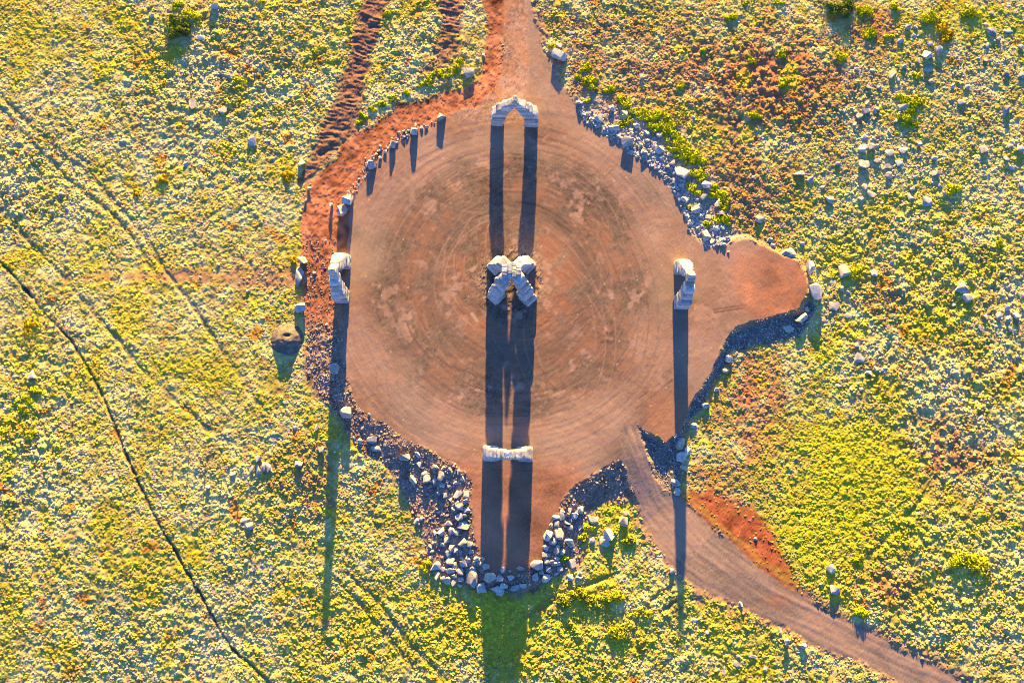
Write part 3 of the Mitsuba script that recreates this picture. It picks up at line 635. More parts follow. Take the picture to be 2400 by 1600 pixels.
add(1600, 400, E, 'ring', [(808, 640, 70, 55, .45, 'small bright boulder at the upper edge of the east lobe'), (830, 685, 75, 45, .3, 'low stone at the foot of the small bright boulder, east lobe'), (975, 758, 155, 115, .55, 'broad white boulder with a wide shadow on the red east lobe'),
                           (1165, 885, 105, 155, .9, 'tall white boulder at the tip of the east lobe'), (1215, 1110, 160, 200, 1.2, 'biggest pointed boulder at the tip of the east lobe'), (1145, 1270, 50, 55, .3, 'little stone above the blue grey boulder below the east lobe'),
                           (1095, 1355, 145, 100, .8, 'broad blue grey boulder in the shade below the east lobe'), (980, 1455, 115, 70, F, 'flat tan slab in the shade below the east lobe')])
add(1600, 400, E, 'efield', [(1495, 930, 125, 145, .6), (1375, 1030, 90, 55, F), (1470, 1085, 45, 60), (1515, 1115, 50, 50), (1390, 1245, 125, 95, F), (1525, 1335, 90, 70, F), (1380, 1385, 35, 50, F), (715, 440, 95, 95, .5), (640, 58, 80, 35, F), (1070, 25, 120, 50, .35), (1175, 85, 60, 70),
                             (1290, 155, 40, 50), (1350, 260, 90, 95), (1100, 670, 55, 45), (420, 740, 25, 25)])
add(2000, 400, E, 'efield', [(330, 45, 75, 70), (575, 60, 60, 40), (760, 25, 90, 55, .4), (800, 135, 50, 50), (840, 210, 55, 45), (535, 240, 65, 65), (545, 165, 50, 50), (670, 280, 110, 110, F), (105, 150, 60, 70), (160, 205, 120, 90, F), (70, 255, 60, 55), (265, 300, 30, 50),
                             (355, 845, 50, 50), (195, 935, 75, 80), (990, 850, 45, 45), (1000, 1070, 155, 140, .45), (1055, 1175, 115, 110, .5), (920, 1230, 45, 35), (1475, 1105, 50, 45), (1450, 1150, 60, 45), (1415, 1255, 55, 80), (1335, 1330, 55, 100), (1430, 1360, 55, 70),
                             (1500, 1330, 70, 70, .4), (1210, 1330, 35, 40), (1165, 1430, 50, 70, F), (1440, 1450, 45, 60), (1540, 125, 50, 45), (1555, 1140, 35, 60)])
add(0, 800, E, 'heath', [(288, 300, 88, 95, .5), (135, 320, 45, 40, F), (540, 1100, 45, 45), (445, 110, 35, 40, F)])
add(400, 800, E, 'heath', [(1340, 790, 40, 70, .35), (1380, 990, 65, 65, .5), (1170, 1125, 80, 55, .45), (570, 1220, 65, 50), (1140, 790, 40, 45), (340, 1330, 40, 30, .4), (1055, 555, 60, 40, F)])
add(400, 800, E, 'outcrop', [(805, 1085, 70, 80), (745, 1170, 45, 75), (805, 1175, 50, 110), (850, 1150, 45, 90), (890, 1150, 60, 110), (920, 1175, 30, 60)])
add(400, 800, E, 'swstones', [(1520, 490, 35, 30), (1505, 1015, 25, 22), (1535, 970, 25, 20)])
add(400, 800, E, 'ring', [(1505, 250, 90, 110, .8, 'tan boulder at the plaza edge in the shadow of the left gate')])
add(800, 800, E, 'ring', [(45, 655, 125, 115, 1.2, 'big white boulder at the lower left plaza edge'), (580, 1062, 110, 65, 1.0, 'white boulder with a long shadow at the upper end of the south rubble')])
add(800, 800, E, 'swstones', [(255, 670, 35, 35), (280, 890, 90, 95, .45), (170, 915, 45, 60), (320, 985, 100, 50, .3), (405, 950, 40, 30), (695, 1040, 60, 65, .4), (715, 1130, 50, 65)])
S4 = 4.126
add(940, 1040, S4, 'southwest', [(325, 225, 75, 60), (400, 228, 55, 45), (475, 240, 40, 40), (555, 270, 35, 65), (235, 285, 80, 45), (245, 340, 75, 85), (115, 345, 80, 105), (385, 310, 65, 90), (320, 360, 40, 70), (395, 410, 65, 55), (470, 408, 55, 45), (600, 330, 40, 55), (530, 372, 55, 40),
                                 (355, 475, 50, 50), (440, 495, 70, 60), (545, 485, 105, 80), (635, 485, 65, 85), (480, 545, 45, 45), (630, 555, 60, 60), (540, 575, 45, 80), (570, 605, 75, 70), (505, 635, 40, 50), (640, 640, 75, 60), (560, 700, 75, 90), (615, 695, 50, 50), (145, 745, 60, 60), (190, 720, 40, 40)])
add(940, 1040, S4, 'southleft', [(605, 785, 105, 90), (460, 772, 90, 55), (395, 845, 95, 95), (325, 865, 40, 60), (490, 840, 70, 75), (540, 860, 50, 60), (445, 925, 60, 55), (320, 955, 55, 40), (275, 995, 45, 55), (405, 970, 55, 50), (495, 1000, 75, 80), (590, 955, 110, 95), (660, 970, 70, 70),
                                 (530, 1030, 50, 50), (575, 1050, 40, 60), (300, 1035, 50, 45), (290, 1090, 45, 50), (455, 1060, 65, 70), (675, 1040, 50, 60), (590, 1100, 45, 40), (735, 1110, 60, 50), (785, 1105, 50, 60), (755, 1150, 65, 40), (475, 1130, 90, 85), (645, 1115, 60, 80), (525, 1170, 65, 65),
                                 (600, 1160, 75, 75), (325, 1180, 115, 95), (705, 1150, 30, 40), (400, 1210, 60, 45), (485, 1220, 110, 60), (580, 1235, 90, 80), (350, 1275, 60, 85), (405, 1295, 50, 60), (450, 1320, 85, 80), (510, 1275, 50, 50), (580, 1310, 60, 55), (505, 1345, 45, 60),
                                 (685, 1290, 120, 210, .75, 'longest slab of the south heap, at the foot of its left arm'), (695, 1210, 60, 60), (570, 1370, 50, 45)])
add(940, 1040, S4, 'southtip', [(820, 1185, 75, 55), (850, 1290, 140, 110), (790, 1385, 135, 110, .55, 'broad flat boulder at the lowest left of the south heap'), (955, 1300, 70, 75), (980, 1215, 60, 65, .4, 'boulder with a white top where the light strip ends at the south heap'), (1050, 1230, 25, 25), (1065, 1290, 80, 70), (1160, 1210, 80, 55),
                                (930, 1400, 130, 80), (955, 1425, 90, 90), (985, 1375, 90, 65), (1090, 1385, 115, 65), (1180, 1370, 75, 50)])
add(940, 1040, S4, 'southright', [(1310, 1165, 135, 105, .6, 'broad boulder at the lower right corner of the south lobe'), (1285, 1285, 80, 90), (1357, 1245, 50, 65), (1400, 1295, 95, 90), (1425, 1210, 60, 65), (1505, 1265, 55, 55), (1535, 1210, 60, 60), (1505, 1155, 75, 60), (1425, 1140, 105, 55), (1505, 1105, 65, 45),
                                  (1395, 1070, 95, 60), (1560, 1045, 60, 70), (1398, 1000, 60, 75), (1500, 1025, 65, 105), (1450, 955, 50, 50), (1485, 940, 40, 80), (1425, 885, 110, 115), (1530, 865, 100, 125), (1620, 955, 100, 90), (1555, 690, 50, 130), (1495, 710, 75, 50), (1450, 785, 40, 50), (1505, 770, 60, 60),
                                  (1560, 655, 55, 50), (1635, 640, 45, 60), (1680, 685, 75, 75), (1740, 635, 70, 75), (1615, 685, 50, 35), (1610, 760, 70, 45), (1625, 805, 80, 55), (1740, 805, 60, 55), (1640, 738, 35, 35), (1655, 1155, 80, 90, .35), (1665, 1030, 35, 30), (1640, 1290, 60, 60), (1720, 1250, 60, 45), (1720, 1290, 75, 40)])
add(940, 1040, S4, 'ring', [(1850, 730, 130, 95, .35, 'rough weathered boulder in the green patch right of the south heap'), (2020, 875, 130, 130, .75, 'big white boulder with a shadow in the green patch right of the south heap'), (1970, 945, 110, 110, .4, 'low weathered boulder touching the big white boulder right of the south heap'),
                            (1850, 930, 60, 70, .3, 'small grey boulder in the green patch right of the south heap')])
add(1500, 1000, 2.613, 'ring', [(243, 97, 70, 85, .7, 'uppermost boulder in the shaded row beside the lower right road'), (290, 150, 45, 60, .5, 'right hand boulder of the pair in the shaded row beside the lower right road'), (258, 185, 72, 75, .65, 'broad grey boulder in the middle of the shaded row beside the road'),
                                (268, 258, 55, 50, .5, 'grey boulder below the middle of the shaded row beside the road'), (218, 343, 60, 45, .5, 'second lowest boulder of the shaded row, at the road edge'), (227, 397, 42, 55, .5, 'lowest boulder of the shaded row, at the road edge'),
                                (190, 885, 52, 42, .5, 'white boulder on the left edge of the lower right road')])
add(1500, 1000, 2.613, 'heath', [(333, 1182, 50, 25, F), (415, 1258, 30, 25)])
add(1200, 1200, 2.24, 'ring', [(585, 48, 50, 55, .55, 'tall bright stone where the lower right road leaves the rubble'), (600, 5, 35, 25, .3, 'small stone above the tall bright stone near the lower right road')])
add(1600, 800, E, 'ring', [(425, 160, 75, 80, .5, 'uppermost boulder on the lower right bank of the plaza'), (390, 268, 65, 50, .4, 'second boulder down the lower right bank of the plaza'), (305, 440, 60, 45, .4, 'third boulder down the lower right bank of the plaza'),
                           (212, 580, 75, 85, .5, 'tilted slab halfway down the lower right bank of the plaza'), (100, 775, 75, 60, .35, 'tan stone lowest on the lower right bank of the plaza')])
add(1600, 800, E, 'heath', [(1430, 405, 60, 40, F)])
add(2000, 800, E, 'efield', [(35, 30, 50, 55), (55, 150, 110, 110, F), (140, 295, 65, 60), (210, 250, 55, 60), (275, 260, 60, 40, F), (70, 435, 40, 40), (1505, 140, 45, 45), (1175, 700, 60, 60, F)])
add(0, 1200, 2.24, 'heath', [(35, 258, 28, 24)])
add(400, 1200, 2.24, 'heath', [(410, 72, 52, 42), (312, 278, 26, 16), (395, 255, 22, 26), (525, 315, 22, 35), (478, 275, 22, 25, F), (440, 300, 18, 16, F), (485, 195, 25, 20, F), (390, 40, 60, 30, F)])
add(1600, 1200, 2.24, 'heath', [(778, 295, 48, 50), (798, 405, 60, 58, .5), (725, 380, 20, 18), (383, 140, 22, 20), (305, 485, 24, 32, .3), (62, 565, 42, 20, F), (550, 680, 34, 38, .5), (632, 700, 36, 34, .45), (285, 795, 45, 35, F), (218, 830, 18, 55, F), (295, 755, 25, 20), (515, 625, 16, 45, F),
                                (433, 820, 22, 30), (370, 755, 45, 16, F)])

ZONES = {
    'nwstones': ('small stone of the row along the upper left plaza edge', 'small stones along the upper left plaza edge'),
    'nebank': ('grey stone of the rubble bank under the bushes on the upper right plaza edge', 'stones of the upper right rubble bank'),
    'outcrop': ('pinkish stone slab of the split outcrop on the heath below the round gravel mound', 'slabs of the split outcrop'),
    'swstones': ('stone on the dark rubble below the lower left plaza edge', 'stones on the lower left rubble'),
    'southwest': ('pale grey boulder in the upper left arm of the heap around the south lobe', 'boulders of the upper left arm of the south heap'),
    'southleft': ('pale grey boulder in the dense lower left arm of the heap around the south lobe', 'boulders of the lower left arm of the south heap'),
    'southtip': ('grey boulder at the shaded lower tip of the heap around the south lobe', 'boulders at the tip of the south heap'),
    'southright': ('pale grey boulder in the right arm of the heap around the south lobe', 'boulders of the right arm of the south heap'),
}


ORD = 'nearest,second nearest,third nearest,fourth nearest,fifth nearest,sixth nearest,seventh nearest,eighth nearest,ninth nearest,tenth nearest,eleventh nearest,twelfth nearest'.split(',')
NTH = 'first second third fourth fifth sixth seventh eighth ninth tenth eleventh twelfth thirteenth fourteenth fifteenth sixteenth seventeenth eighteenth nineteenth twentieth'.split() + ['twenty-' + x for x in 'first second third fourth fifth sixth seventh eighth ninth'.split()]
MARKS = [('the dark bush at the top left', 425, 70), ('the tip of the ploughed strip', 700, 425), ('the largest boulder of the upper left heath', 593, 330), ('the left end of the double wheel track', 0, 238), ('the split outcrop', 612, 1090),
         ('the round gravel mound', 673, 796), ('the bend of the dark ditch', 195, 845), ('the lower end of the dark ditch', 540, 1530), ('the fence post row', 639, 1262), ('the top road', 1240, 60), ('the green hedge on the rubble bank', 1590, 300),
         ('the dark bush at the top edge', 1975, 30), ('the yellow grass strip at the upper right', 2215, 75), ('the top right corner', 2395, 0), ('the touching pair of stony heath boulders', 2186, 120), ('the lime bush patch on the stony heath', 2130, 245),
         ('the middle of the right edge', 2398, 360), ('the three cornered boulder of the stony heath', 2025, 384), ('the tip of the east lobe', 1888, 690), ('the pale two part right heath boulder', 2258, 680), ('the lime bush of the right heath', 2235, 438),
         ('the stone cluster near the right edge', 2355, 735), ('the rounded boulder beside the lower right road', 1956, 1381), ('the upright stone pair below the road', 1863, 1505), ('the tan slab of the right heath', 2014, 838), ('the long flat slab of the stony heath', 2362, 74),
         ('the bare red patch at the upper right', 1780, 190), ('the lower right corner', 2398, 1598), ('the bottom edge below the plaza', 1300, 1595), ('the rust red patch by the road', 1760, 1280),
         ('the upper end of the south heap', 1015, 1100), ('the left arm bend of the south heap', 1085, 1180), ('the lower left corner of the south lobe', 1130, 1310), ('the leftmost big boulder of the south heap', 1019, 1326), ('the longest slab of the south heap', 1106, 1353),
         ('the left arm crown of the south heap', 1070, 1245), ('the end of the light strip', 1178, 1335), ('the lower right corner of the south lobe', 1258, 1322), ('the big boulder pair of the right arm', 1298, 1252), ('the right arm top of the south heap', 1340, 1200),
         ('the weathered boulder right of the south heap', 1388, 1217), ('the largest boulder of the rubble bank', 1597, 405), ('the lower end of the rubble bank', 1660, 560), ('the upper end of the rubble bank', 1400, 270), ('the upper left plaza edge row', 920, 335), ('the lower left rubble', 860, 1030)]
TODO = []


def side(dx, dy):
    a = math.degrees(math.atan2(-dy, dx)) % 360
    return ['right of', 'upper right of', 'above', 'upper left of', 'left of', 'lower left of', 'below', 'lower right of'][int((a + 22.5) // 45) % 8]


def name_all():
    """Labels by look, rank and side of the nearest landmark."""
    by = {}
    for key, px, py, noun, cat, group in TODO:
        d, m = min((math.hypot(px - m[1], py - m[2]), m) for m in MARKS)
        by.setdefault((noun, side(px - m[1], py - m[2]), m[0]), []).append((d, key, cat, group))
    for (noun, sd, mk), lst in by.items():
        lst.sort()
        for i, (d, key, cat, group) in enumerate(lst):
            o = (ORD[i] + ' ' if i < len(ORD) else NTH[i] + ' nearest ') if len(lst) > 1 else ''
            tag(key, f'{o}{noun} {sd} {mk}', cat, group)


rr_ = random.Random(77)
for k, (px, py, w, h, ht, zone, note) in enumerate(ROCKS):
    wm, dm = w / 15.6, h / 15.6
    flat = ht == F
    if ht is None: ht = (0.24 if zone in ('heath', 'nefield', 'efield') else 0.34) * min(wm, dm) + 0.06
    if flat: ht = 0.10 * min(wm, dm) + 0.05
    ht = min(ht, 1.4)
    c = G(px, py, ht * 0.45)
    g0 = float(hz(c[0], c[1]))
    if zone in ('heath', 'nefield', 'efield', 'outcrop'): g0 = max(g0, float(np.mean([hz(c[0] + a, c[1] + b_) for a in (-.4, 0, .4) for b_ in (-.4, 0, .4)])))
    c = G(px, py, g0 + ht * 0.45)
    m = rock_mesh(wm * 1.08, max(dm - ht * 0.0, 0.2) * 1.06, ht, 1000 + k, 2 if max(wm, dm) > 0.9 else 1)
    m.vertices += [c[0], c[1], g0]
    big = max(w, h)
    key = numbered('boulder' if big >= 18 else 'stone')
    mat = rr_.choice(['mat_stone_0', 'mat_stone_0', 'mat_stone_1', 'mat_stone_3', 'mat_stone_2'] if not flat else ['mat_stone_1', 'mat_stone_0', 'mat_stone_2'])
    scene[key] = mikit.ply(m, mat, smooth=28)
    cat = 'boulder' if big >= 18 else 'stone'
    if note:
        tag(key, note, cat)
    else:
        tone = {'mat_stone_0': 'pale', 'mat_stone_1': 'mauve', 'mat_stone_2': 'tan', 'mat_stone_3': 'grey'}[mat]
        noun = ('flat ' if flat else 'long ' if max(w, h) > 1.6 * min(w, h) else '') + tone + (' slab' if flat else ' ' + cat)
        gname = ZONES[zone][1] if zone in ZONES else {'heath': 'scattered stones on the heath', 'nefield': 'stones of the stony heath at the upper right', 'efield': 'stones of the heath at the right', 'ring': 'boulders lining the plaza'}[zone]
        TODO.append((key, px, py, noun, cat, gname))

# ------------------------------------------------------------------ loose rubble: too many to count, one mesh per bank
_vars = [rock_mesh(1, 1, 0.7, 5000 + i, 0) for i in range(10)]


def rubble(name, label, poly, n, lo, hi, seed, excl=None, mat='mat_stone_3'):
    r = np.random.default_rng(seed)
    pg = shapely.Polygon(GP(poly))
    x0, y0, x1, y1 = pg.bounds
    p = r.uniform((x0, y0), (x1, y1), (n * 6, 2))
    p = p[shapely.contains_xy(pg, p[:, 0], p[:, 1])]
    i, j = ((p[:, 0] - X0) / D).astype(int), ((p[:, 1] - Y0) / D).astype(int)
    p = p[(pl[j, i] < 0.1) & (sr[j, i] < 0.2)][:n]
    vs, fs, o = [], [], 0
    for q in p:
        s = lo + (hi - lo) * r.random() ** 2.6
        v = _vars[r.integers(10)]
        a = r.uniform(0, 6.28)
        R = np.array([[math.cos(a), -math.sin(a), 0], [math.sin(a), math.cos(a), 0], [0, 0, 1]])
        w = v.vertices @ R.T * (s * r.uniform(.7, 1.2), s * r.uniform(.7, 1.2), s * r.uniform(.3, .6)) + (q[0], q[1], float(hz(q[0], q[1])))
        vs.append(w); fs.append(np.asarray(v.faces) + o); o += len(w)
    key = numbered(name)
    scene[key] = mikit.ply((np.vstack(vs), np.vstack(fs)), mat, smooth=False)
    tag(key, label, 'rubble', None, 'stuff')


scene['mat_rubble'] = {'type': 'twosided', 'bsdf': {'type': 'diffuse', 'reflectance': stone_tex((.30, .215, .185), (.50, .41, .35), 11.0)}}
scene['mat_rubble_grey'] = {'type': 'twosided', 'bsdf': {'type': 'diffuse', 'reflectance': stone_tex((.42, .395, .385), (.54, .51, .48), 17.0)}}
rubble('rubble', 'dark brown broken rubble below the lower left plaza edge', DARKROCK, 3600, .10, .40, 1, mat='mat_rubble')
rubble('rubble', 'dark rubble between the boulders around the south lobe', SBANK, 2300, .10, .45, 2, mat='mat_rubble')
rubble('rubble', 'grey broken stones of the bank along the upper right plaza edge', [(1330, 245), (1372, 260), (1430, 290), (1500, 310), (1560, 350), (1600, 420), (1640, 470), (1700, 530), (1712, 560), (1690, 585), (1650, 592), (1600, 520), (1560, 440), (1470, 370), (1380, 300)], 2300, .10, .62, 3, mat='mat_rubble_grey')
rubble('rubble', 'small stones of the row along the upper left plaza edge', [(800, 500), (812, 455), (850, 395), (890, 340), (940, 305), (1010, 285), (1030, 280), (1035, 292), (960, 325), (905, 355), (866, 402), (836, 458), (818, 500)], 420, .12, .5, 4, mat='mat_rubble_grey')
rubble('rubble', 'reddish stones strewn over the bare soil left of the plaza', [(706, 560), (790, 560), (805, 640), (800, 760), (722, 780), (708, 700)], 800, .08, .34, 5, mat='mat_rubble')
rubble('rubble', 'small stones on the bank below the east lobe and beside the lower right road', EBANK, 1500, .10, .34, 6, mat='mat_rubble_grey')
rubble('rubble', 'scattered grey stones on the stony heath at the upper right', [(2000, 60), (2150, 60), (2400, 120), (2400, 420), (2150, 480), (1990, 450), (1960, 280)], 900, .10, .5, 7, mat='mat_rubble_grey')


# ------------------------------------------------------------------ gravel mound
def mound(px, py):
    c = G(px, py)
    g0 = float(hz(c[0], c[1])) - 0.1
    R, nr_, nt = 2.7, 34, 110
    rr, th = np.meshgrid(np.linspace(0, 1, nr_), np.linspace(0, 2 * math.pi, nt, endpoint=False))
    x, y = rr * R * np.cos(th), rr * R * np.sin(th)
    wob_ = 1 + 0.07 * (meshkit.fbm(np.stack([np.cos(th) * 2, np.sin(th) * 2, 0 * th], -1), 2, 3) - .5) * 2
    x, y = x * wob_, y * wob_
    h = np.minimum((1 - rr) * 1.45, 0.98)
    dx, dy = x - 0.25, y - 0.55
    h = h - 0.36 * np.exp(-(dx / .45) ** 2 - (dy / .26) ** 2)           # dug-out dip in the top
    h = h + 0.12 * np.exp(-((x - .1) / .7) ** 2 - ((y + .25) / .5) ** 2)
    h = h + 0.07 * (meshkit.fbm(np.stack([x * 2, y * 2, 0 * x], -1), 4, 9) - .5) * np.clip(h * 4, 0, 1) * 2
    v = np.stack([x + c[0], y + c[1], h + g0], -1).reshape(-1, 3)
    a = (np.arange(nt)[:, None] * nr_ + np.arange(nr_ - 1)[None, :]).ravel()
    b_ = ((np.arange(nt)[:, None] + 1) % nt * nr_ + np.arange(nr_ - 1)[None, :]).ravel()
    f = np.concatenate([np.stack([a, a + 1, b_ + 1], 1), np.stack([a, b_ + 1, b_], 1)])
    m = trimesh.Trimesh(v, f, process=False)
    scene['gravel_mound'] = mikit.ply(m, 'mat_mound', smooth=True)
    tag('gravel_mound', 'round heap of grey gravel with a dug out top beside the left plaza edge', 'mound')


scene['mat_mound'] = {'type': 'twosided', 'bsdf': {'type': 'diffuse', 'reflectance': stone_tex((.13, .115, .105), (.21, .175, .15), 23.0)}}
mound(673, 796)

# ------------------------------------------------------------------ bushes


def bush_mesh(rx, ry, h, n, seed, tone):
    """Leaf clumps spread through a low dome."""
    r = np.random.default_rng(seed)
    v = r.normal(size=(n, 3)); v /= np.linalg.norm(v, axis=1, keepdims=True); v[:, 2] = np.abs(v[:, 2])
    lump = 0.72 + 0.56 * meshkit.noise(v * 2.3 + seed, seed)
    k = max(4, int(5 + 3 * rx * ry))
    ca, cr_ = r.uniform(0, 6.28, k), r.uniform(0.15, 0.85, k)
    sub = np.stack([np.cos(ca) * cr_ * rx, np.sin(ca) * cr_ * ry, 0 * ca], 1)
    size = r.uniform(0.25, 0.6, k)
    which = r.integers(0, k, n)
    p = sub[which] + v * (r.uniform(0.25, 1.0, (n, 1)) ** 0.6) * lump[:, None] * size[which][:, None] * (rx * 1.15, ry * 1.15, h * 1.9)
    a = r.normal(size=(n, 3)); a /= np.linalg.norm(a, axis=1, keepdims=True)
    nrm = v + 0.55 * a; nrm /= np.linalg.norm(nrm, axis=1, keepdims=True)
    t = np.cross(nrm, a); t /= np.linalg.norm(t, axis=1, keepdims=True)
    b_ = np.cross(nrm, t)
    s = r.uniform(0.07, 0.15, (n, 1))
    q = np.stack([p - t * s, p - b_ * s * .7, p + t * s, p + b_ * s * .7], 1)
    f = (np.arange(n) * 4)[:, None] + np.array([[0, 1, 2, 3]])
    base = np.array(tone)
    cc = base * (r.uniform(0.7, 1.3, k)[which] * r.uniform(0.6, 1.3, n))[:, None] * (1 + 0.25 * r.normal(size=(n, 3)) * (.6, .4, 1))
    cc = np.clip(np.repeat(cc, 4, axis=0), .008, .6)
    f2 = np.vstack([f[:, [0, 1, 2]], f[:, [0, 2, 3]]])
    return q.reshape(-1, 3), f2, cc


LIME, GREEN, DARK, AMBER = (.46, .50, .015), (.36, .38, .02), (.13, .17, .03), (.52, .36, .015)
BUSHES = []


def addb(ox, oy, sc, tone, zone, rows):
    for x, y, w, h in rows:
        BUSHES.append((ox + x / sc, oy + y / sc, w / sc, h / sc, tone, zone))


addb(1340, 200, 3.733, LIME, 'nehedge', [(440, 150, 120, 110), (560, 225, 100, 60), (610, 250, 150, 90), (720, 265, 150, 110), (820, 285, 150, 120), (880, 350, 130, 110), (800, 370, 120, 100), (860, 430, 150, 120), (930, 470, 130, 110), (930, 540, 120, 90), (1000, 545, 130, 110), (1080, 585, 140, 120), (1110, 660, 120, 110),
                                         (1030, 640, 130, 100), (960, 620, 110, 80), (1160, 740, 110, 110), (1090, 770, 110, 90), (1150, 810, 100, 80), (1040, 890, 100, 90), (1100, 930, 100, 60), (1240, 950, 110, 80), (1250, 890, 80, 70), (1020, 1075, 80, 70), (1290, 1150, 110, 90), (1210, 1190, 120, 80), (1350, 1170, 90, 80),
                                         (880, 570, 110, 60), (720, 360, 100, 90), (500, 290, 120, 80), (450, 345, 90, 70), (1310, 970, 90, 120), (1350, 1030, 90, 110)])
addb(1200, 0, E, LIME, 'bush', [(690, 605, 100, 80), (650, 640, 60, 60), (715, 750, 140, 125), (610, 690, 80, 60), (890, 820, 120, 60), (690, 925, 60, 40), (1550, 800, 70, 70), (360, 420, 80, 60)])
addb(1600, 0, E, LIME, 'bush', [(440, 160, 130, 80), (915, 480, 110, 80), (910, 755, 100, 80), (645, 1055, 140, 90), (1450, 515, 85, 100), (630, 560, 80, 70), (200, 460, 80, 60), (880, 20, 110, 40), (560, 15, 90, 40)])
addb(1600, 0, E, DARK, 'bush', [(1360, 50, 150, 110), (1470, 110, 170, 130), (1520, 30, 140, 90)])
addb(2000, 0, E, LIME, 'bush', [(110, 90, 140, 120), (390, 60, 100, 80), (720, 160, 150, 140), (590, 685, 110, 60), (450, 890, 150, 80), (560, 910, 160, 110), (520, 990, 120, 90), (480, 1070, 140, 100), (540, 1110, 130, 110), (170, 290, 130, 120), (330, 330, 80, 60), (1090, 110, 170, 110)])
addb(2000, 0, E, AMBER, 'bush', [(850, 270, 130, 140), (860, 350, 120, 80)])
addb(400, 0, E, LIME, 'bush', [(50, 50, 130, 90), (190, 140, 160, 90), (60, 220, 200, 70), (180, 220, 160, 60), (850, 12, 90, 50), (610, 725, 130, 80), (1320, 465, 50, 40)])
addb(400, 0, E, DARK, 'bush', [(70, 170, 170, 80), (40, 300, 150, 110), (120, 280, 120, 100)])
addb(800, 0, E, LIME, 'nwband', [(1100, 555, 60, 60), (1060, 600, 80, 70), (1010, 650, 80, 70), (965, 700, 70, 50), (890, 660, 80, 60), (840, 700, 70, 60), (785, 745, 90, 80), (735, 780, 70, 50), (600, 850, 80, 50), (450, 900, 90, 50), (380, 950, 90, 60), (300, 1000, 90, 60), (210, 1060, 80, 60), (165, 1115, 60, 50)])
addb(800, 0, E, LIME, 'bush', [(430, 115, 70, 60), (70, 220, 50, 50)])
addb(2000, 400, E, LIME, 'bush', [(920, 150, 140, 100), (1390, 640, 90, 90), (50, 920, 130, 100)])
addb(400, 400, E, AMBER, 'bush', [(1085, 40, 100, 100), (1125, 815, 60, 60)])
addb(940, 1040, S4, LIME, 'bush', [(225, 1200, 100, 90), (1585, 1105, 80, 55), (1810, 800, 100, 80), (1790, 900, 90, 70), (2060, 860, 70, 60)])
addb(1200, 1200, 2.24, GREEN, 'bush', [(270, 475, 80, 60), (345, 440, 80, 55), (430, 480, 80, 50), (540, 460, 90, 70), (620, 150, 60, 50), (560, 640, 80, 60), (700, 540, 70, 50)])
addb(2000, 1200, 2.24, LIME, 'bush', [(600, 270, 120, 90), (700, 290, 70, 90), (60, 530, 60, 70), (40, 255, 60, 50)])
addb(0, 400, E, AMBER, 'bush', [(1480, 70, 110, 70), (1240, 190, 100, 80), (250, 1440, 150, 120)])
addb(0, 800, E, LIME, 'bush', [(350, 450, 100, 80), (220, 530, 110, 80), (210, 640, 90, 70), (290, 850, 110, 80)])
ZB = {'nehedge': ('lime green low bush in the hedge along the upper right rubble bank', 'bushes along the upper right rubble bank'),
      'nwband': ('lime green grass clump in the band between the ploughed strip and the red soil', 'grass clumps beside the ploughed strips')}
for k, (px, py, w, h, tone, zone) in enumerate(BUSHES):
    c = G(px, py, 0.25)
    rx, ry = w / 31, h / 31
    ht = min(0.75, 0.22 + 0.33 * min(rx, ry)) * (1.0 if zone != 'nwband' else 0.8)
    if tone == DARK: ht = 1.0
    q, f, cc = bush_mesh(rx * 1.25, ry * 1.25, ht, int(220 + 520 * rx * ry), 300 + k, tone)
    q = q + [c[0], c[1], float(hz(c[0], c[1])) - 0.03]
    key = numbered('bush' if zone != 'nwband' else 'grass_clump')
    scene[key] = mikit.ply((q, f), 'mat_foliage', smooth=False, color=cc)
    nm = 'lime green' if tone == LIME else 'dark green' if tone == DARK else 'amber' if tone == AMBER else 'green'
    kind = 'grass clump' if zone == 'nwband' else 'bush'
    TODO.append((key, px, py, f'{nm} {kind}', kind, ZB[zone][1] if zone in ZB else 'bushes scattered over the heath'))

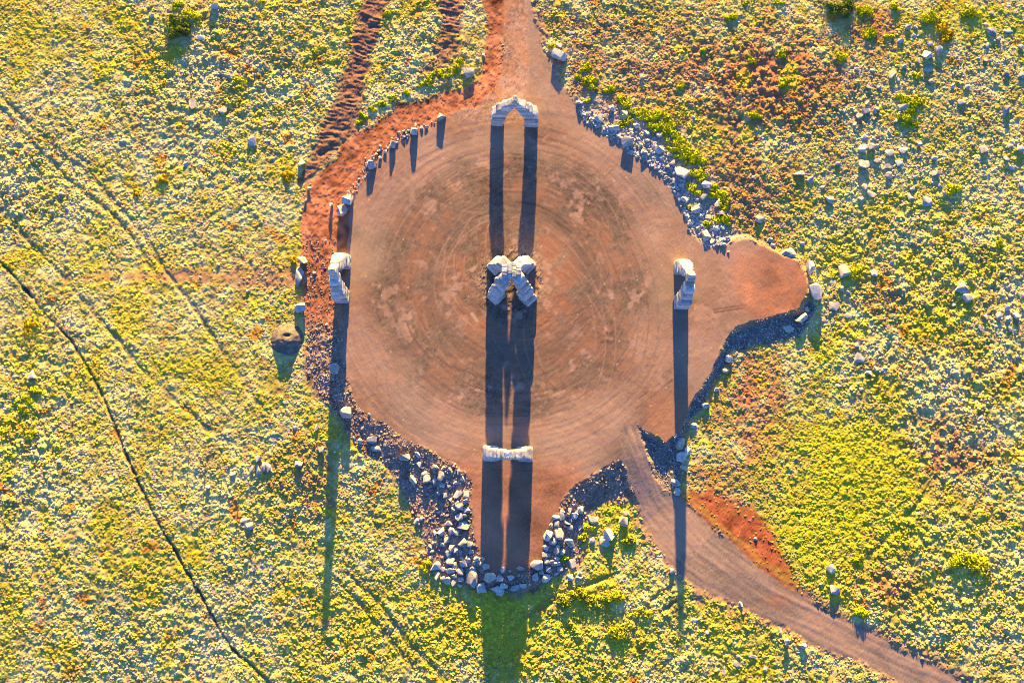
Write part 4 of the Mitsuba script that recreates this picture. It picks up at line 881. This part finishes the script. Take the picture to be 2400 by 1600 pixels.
# ------------------------------------------------------------------ low heath plants: leafy tufts nobody could count
def heath(n, seed):
    r = np.random.default_rng(seed)
    p = r.uniform((X0 + 6, Y0 + 3), (X1 - 6, Y1 - 4), (n, 2))
    i, j = ((p[:, 0] - X0) / D).astype(int), ((p[:, 1] - Y0) / D).astype(int)
    cover = veg * (1 - 0.85 * bare) * np.clip(1 - 1.6 * ditch, 0, 1) * (1 - 0.45 * track) * (1 - 0.85 * path) * (1 - 0.75 * margin)
    cover = cover * np.clip(0.80 + 0.30 * nz(1.1, 201) + 0.10 * nz(5, 202), 0.12, 1)
    k = r.random(n) < cover[j, i]
    p, i, j = p[k], i[k], j[k]
    n = len(p)
    b_ = bold[j, i]
    big = r.random(n) ** 3
    rad_ = 0.11 + 0.10 * r.random(n) + 0.20 * big
    ht = rad_ * (0.16 + 0.30 * r.random(n) ** 1.5) * (0.8 + 0.9 * b_)
    m_ = 5
    a = r.uniform(0, 6.28, (n, 1)) + np.arange(m_) * 2 * math.pi / m_ + r.uniform(-.35, .35, (n, m_))
    rr = rad_[:, None] * r.uniform(.6, 1.25, (n, m_))
    x, y = p[:, :1] + rr * np.cos(a), p[:, 1:] + rr * np.sin(a)
    zb = hz(p[:, 0], p[:, 1])
    zr_ = zb[:, None] + ht[:, None] * r.uniform(-.45, .35, (n, m_))
    top = np.stack([p[:, 0] + rad_ * r.uniform(-.4, .4, n), p[:, 1] + rad_ * r.uniform(-.4, .4, n), zb + ht], -1)[:, None]
    v = np.concatenate([np.stack([x, y, zr_], -1), top], 1)
    q = np.arange(m_)
    f = (np.arange(n) * (m_ + 1))[:, None, None] + np.stack([q, (q + 1) % m_, np.full(m_, m_)], 1)[None]
    cc = col[j, i] * r.uniform(.72, 1.32, (n, 1)) * (1 + 0.10 * r.normal(size=(n, 3)))
    fresh = r.random(n) < (0.03 + 0.5 * g[j, i] ** 1.5)
    cc = np.where(fresh[:, None], 0.5 * cc + 0.5 * np.array([.45, .40, .05]) * r.uniform(.6, 1.25, (n, 1)), cc)
    redp_ = r.random(n) < 0.05 + 0.12 * b[j, i]
    cc = np.where(redp_[:, None], 0.5 * cc + 0.5 * np.array([.46, .20, .07]), cc)
    cc = np.clip(np.repeat(cc[:, None], m_ + 1, 1), .012, .62)
    scene['heath_plants'] = mikit.ply((v.reshape(-1, 3), f.reshape(-1, 3)), 'mat_foliage', smooth=False, color=cc.reshape(-1, 3))
    tag('heath_plants', 'low tufts of yellow green moss, grass and heather covering the heath', 'heath plants', None, 'stuff')


heath(330000, 21)

# ------------------------------------------------------------------ fence posts across the lower left heath
line = [(57, 612), (92, 651), (128, 690), (163, 729), (198, 767), (233, 805), (269, 846), (304, 884), (340, 923), (375, 962), (410, 998), (441, 1040), (478, 1084), (515, 1124), (554, 1166), (598, 1218), (639, 1262), (673, 1304), (703, 1337), (737, 1374), (774, 1419), (812, 1462), (850, 1506), (891, 1552), (929, 1596)]
rp = random.Random(8)
for k, (px, py) in enumerate(line):
    c = G(px, py, 0.6)
    g0 = float(hz(c[0], c[1]))
    lean = (rp.uniform(-.07, .07), rp.uniform(-.07, .07))
    hgt_ = rp.uniform(0.95, 1.15)
    m = trimesh.creation.cylinder(radius=0.055, height=hgt_ + 0.3, sections=10)
    mt = trimesh.creation.cone(radius=0.054, height=0.06, sections=10); mt.apply_translation([0, 0, (hgt_ + 0.3) / 2])
    m = trimesh.util.concatenate([m, mt])
    v = m.vertices.copy(); v[:, 2] += (hgt_ + .3) / 2 - .3
    v[:, 0] += v[:, 2] * lean[0] + c[0]; v[:, 1] += v[:, 2] * lean[1] + c[1]; v[:, 2] += g0
    m.vertices = v
    key = numbered('fence_post')
    scene[key] = mikit.ply(m, 'mat_wood', smooth=40)
    tag(key, f'{NTH[k]} thin pale post from the upper left in the slanting fence row', 'fence post', 'fence posts across the lower left heath')
name_all()
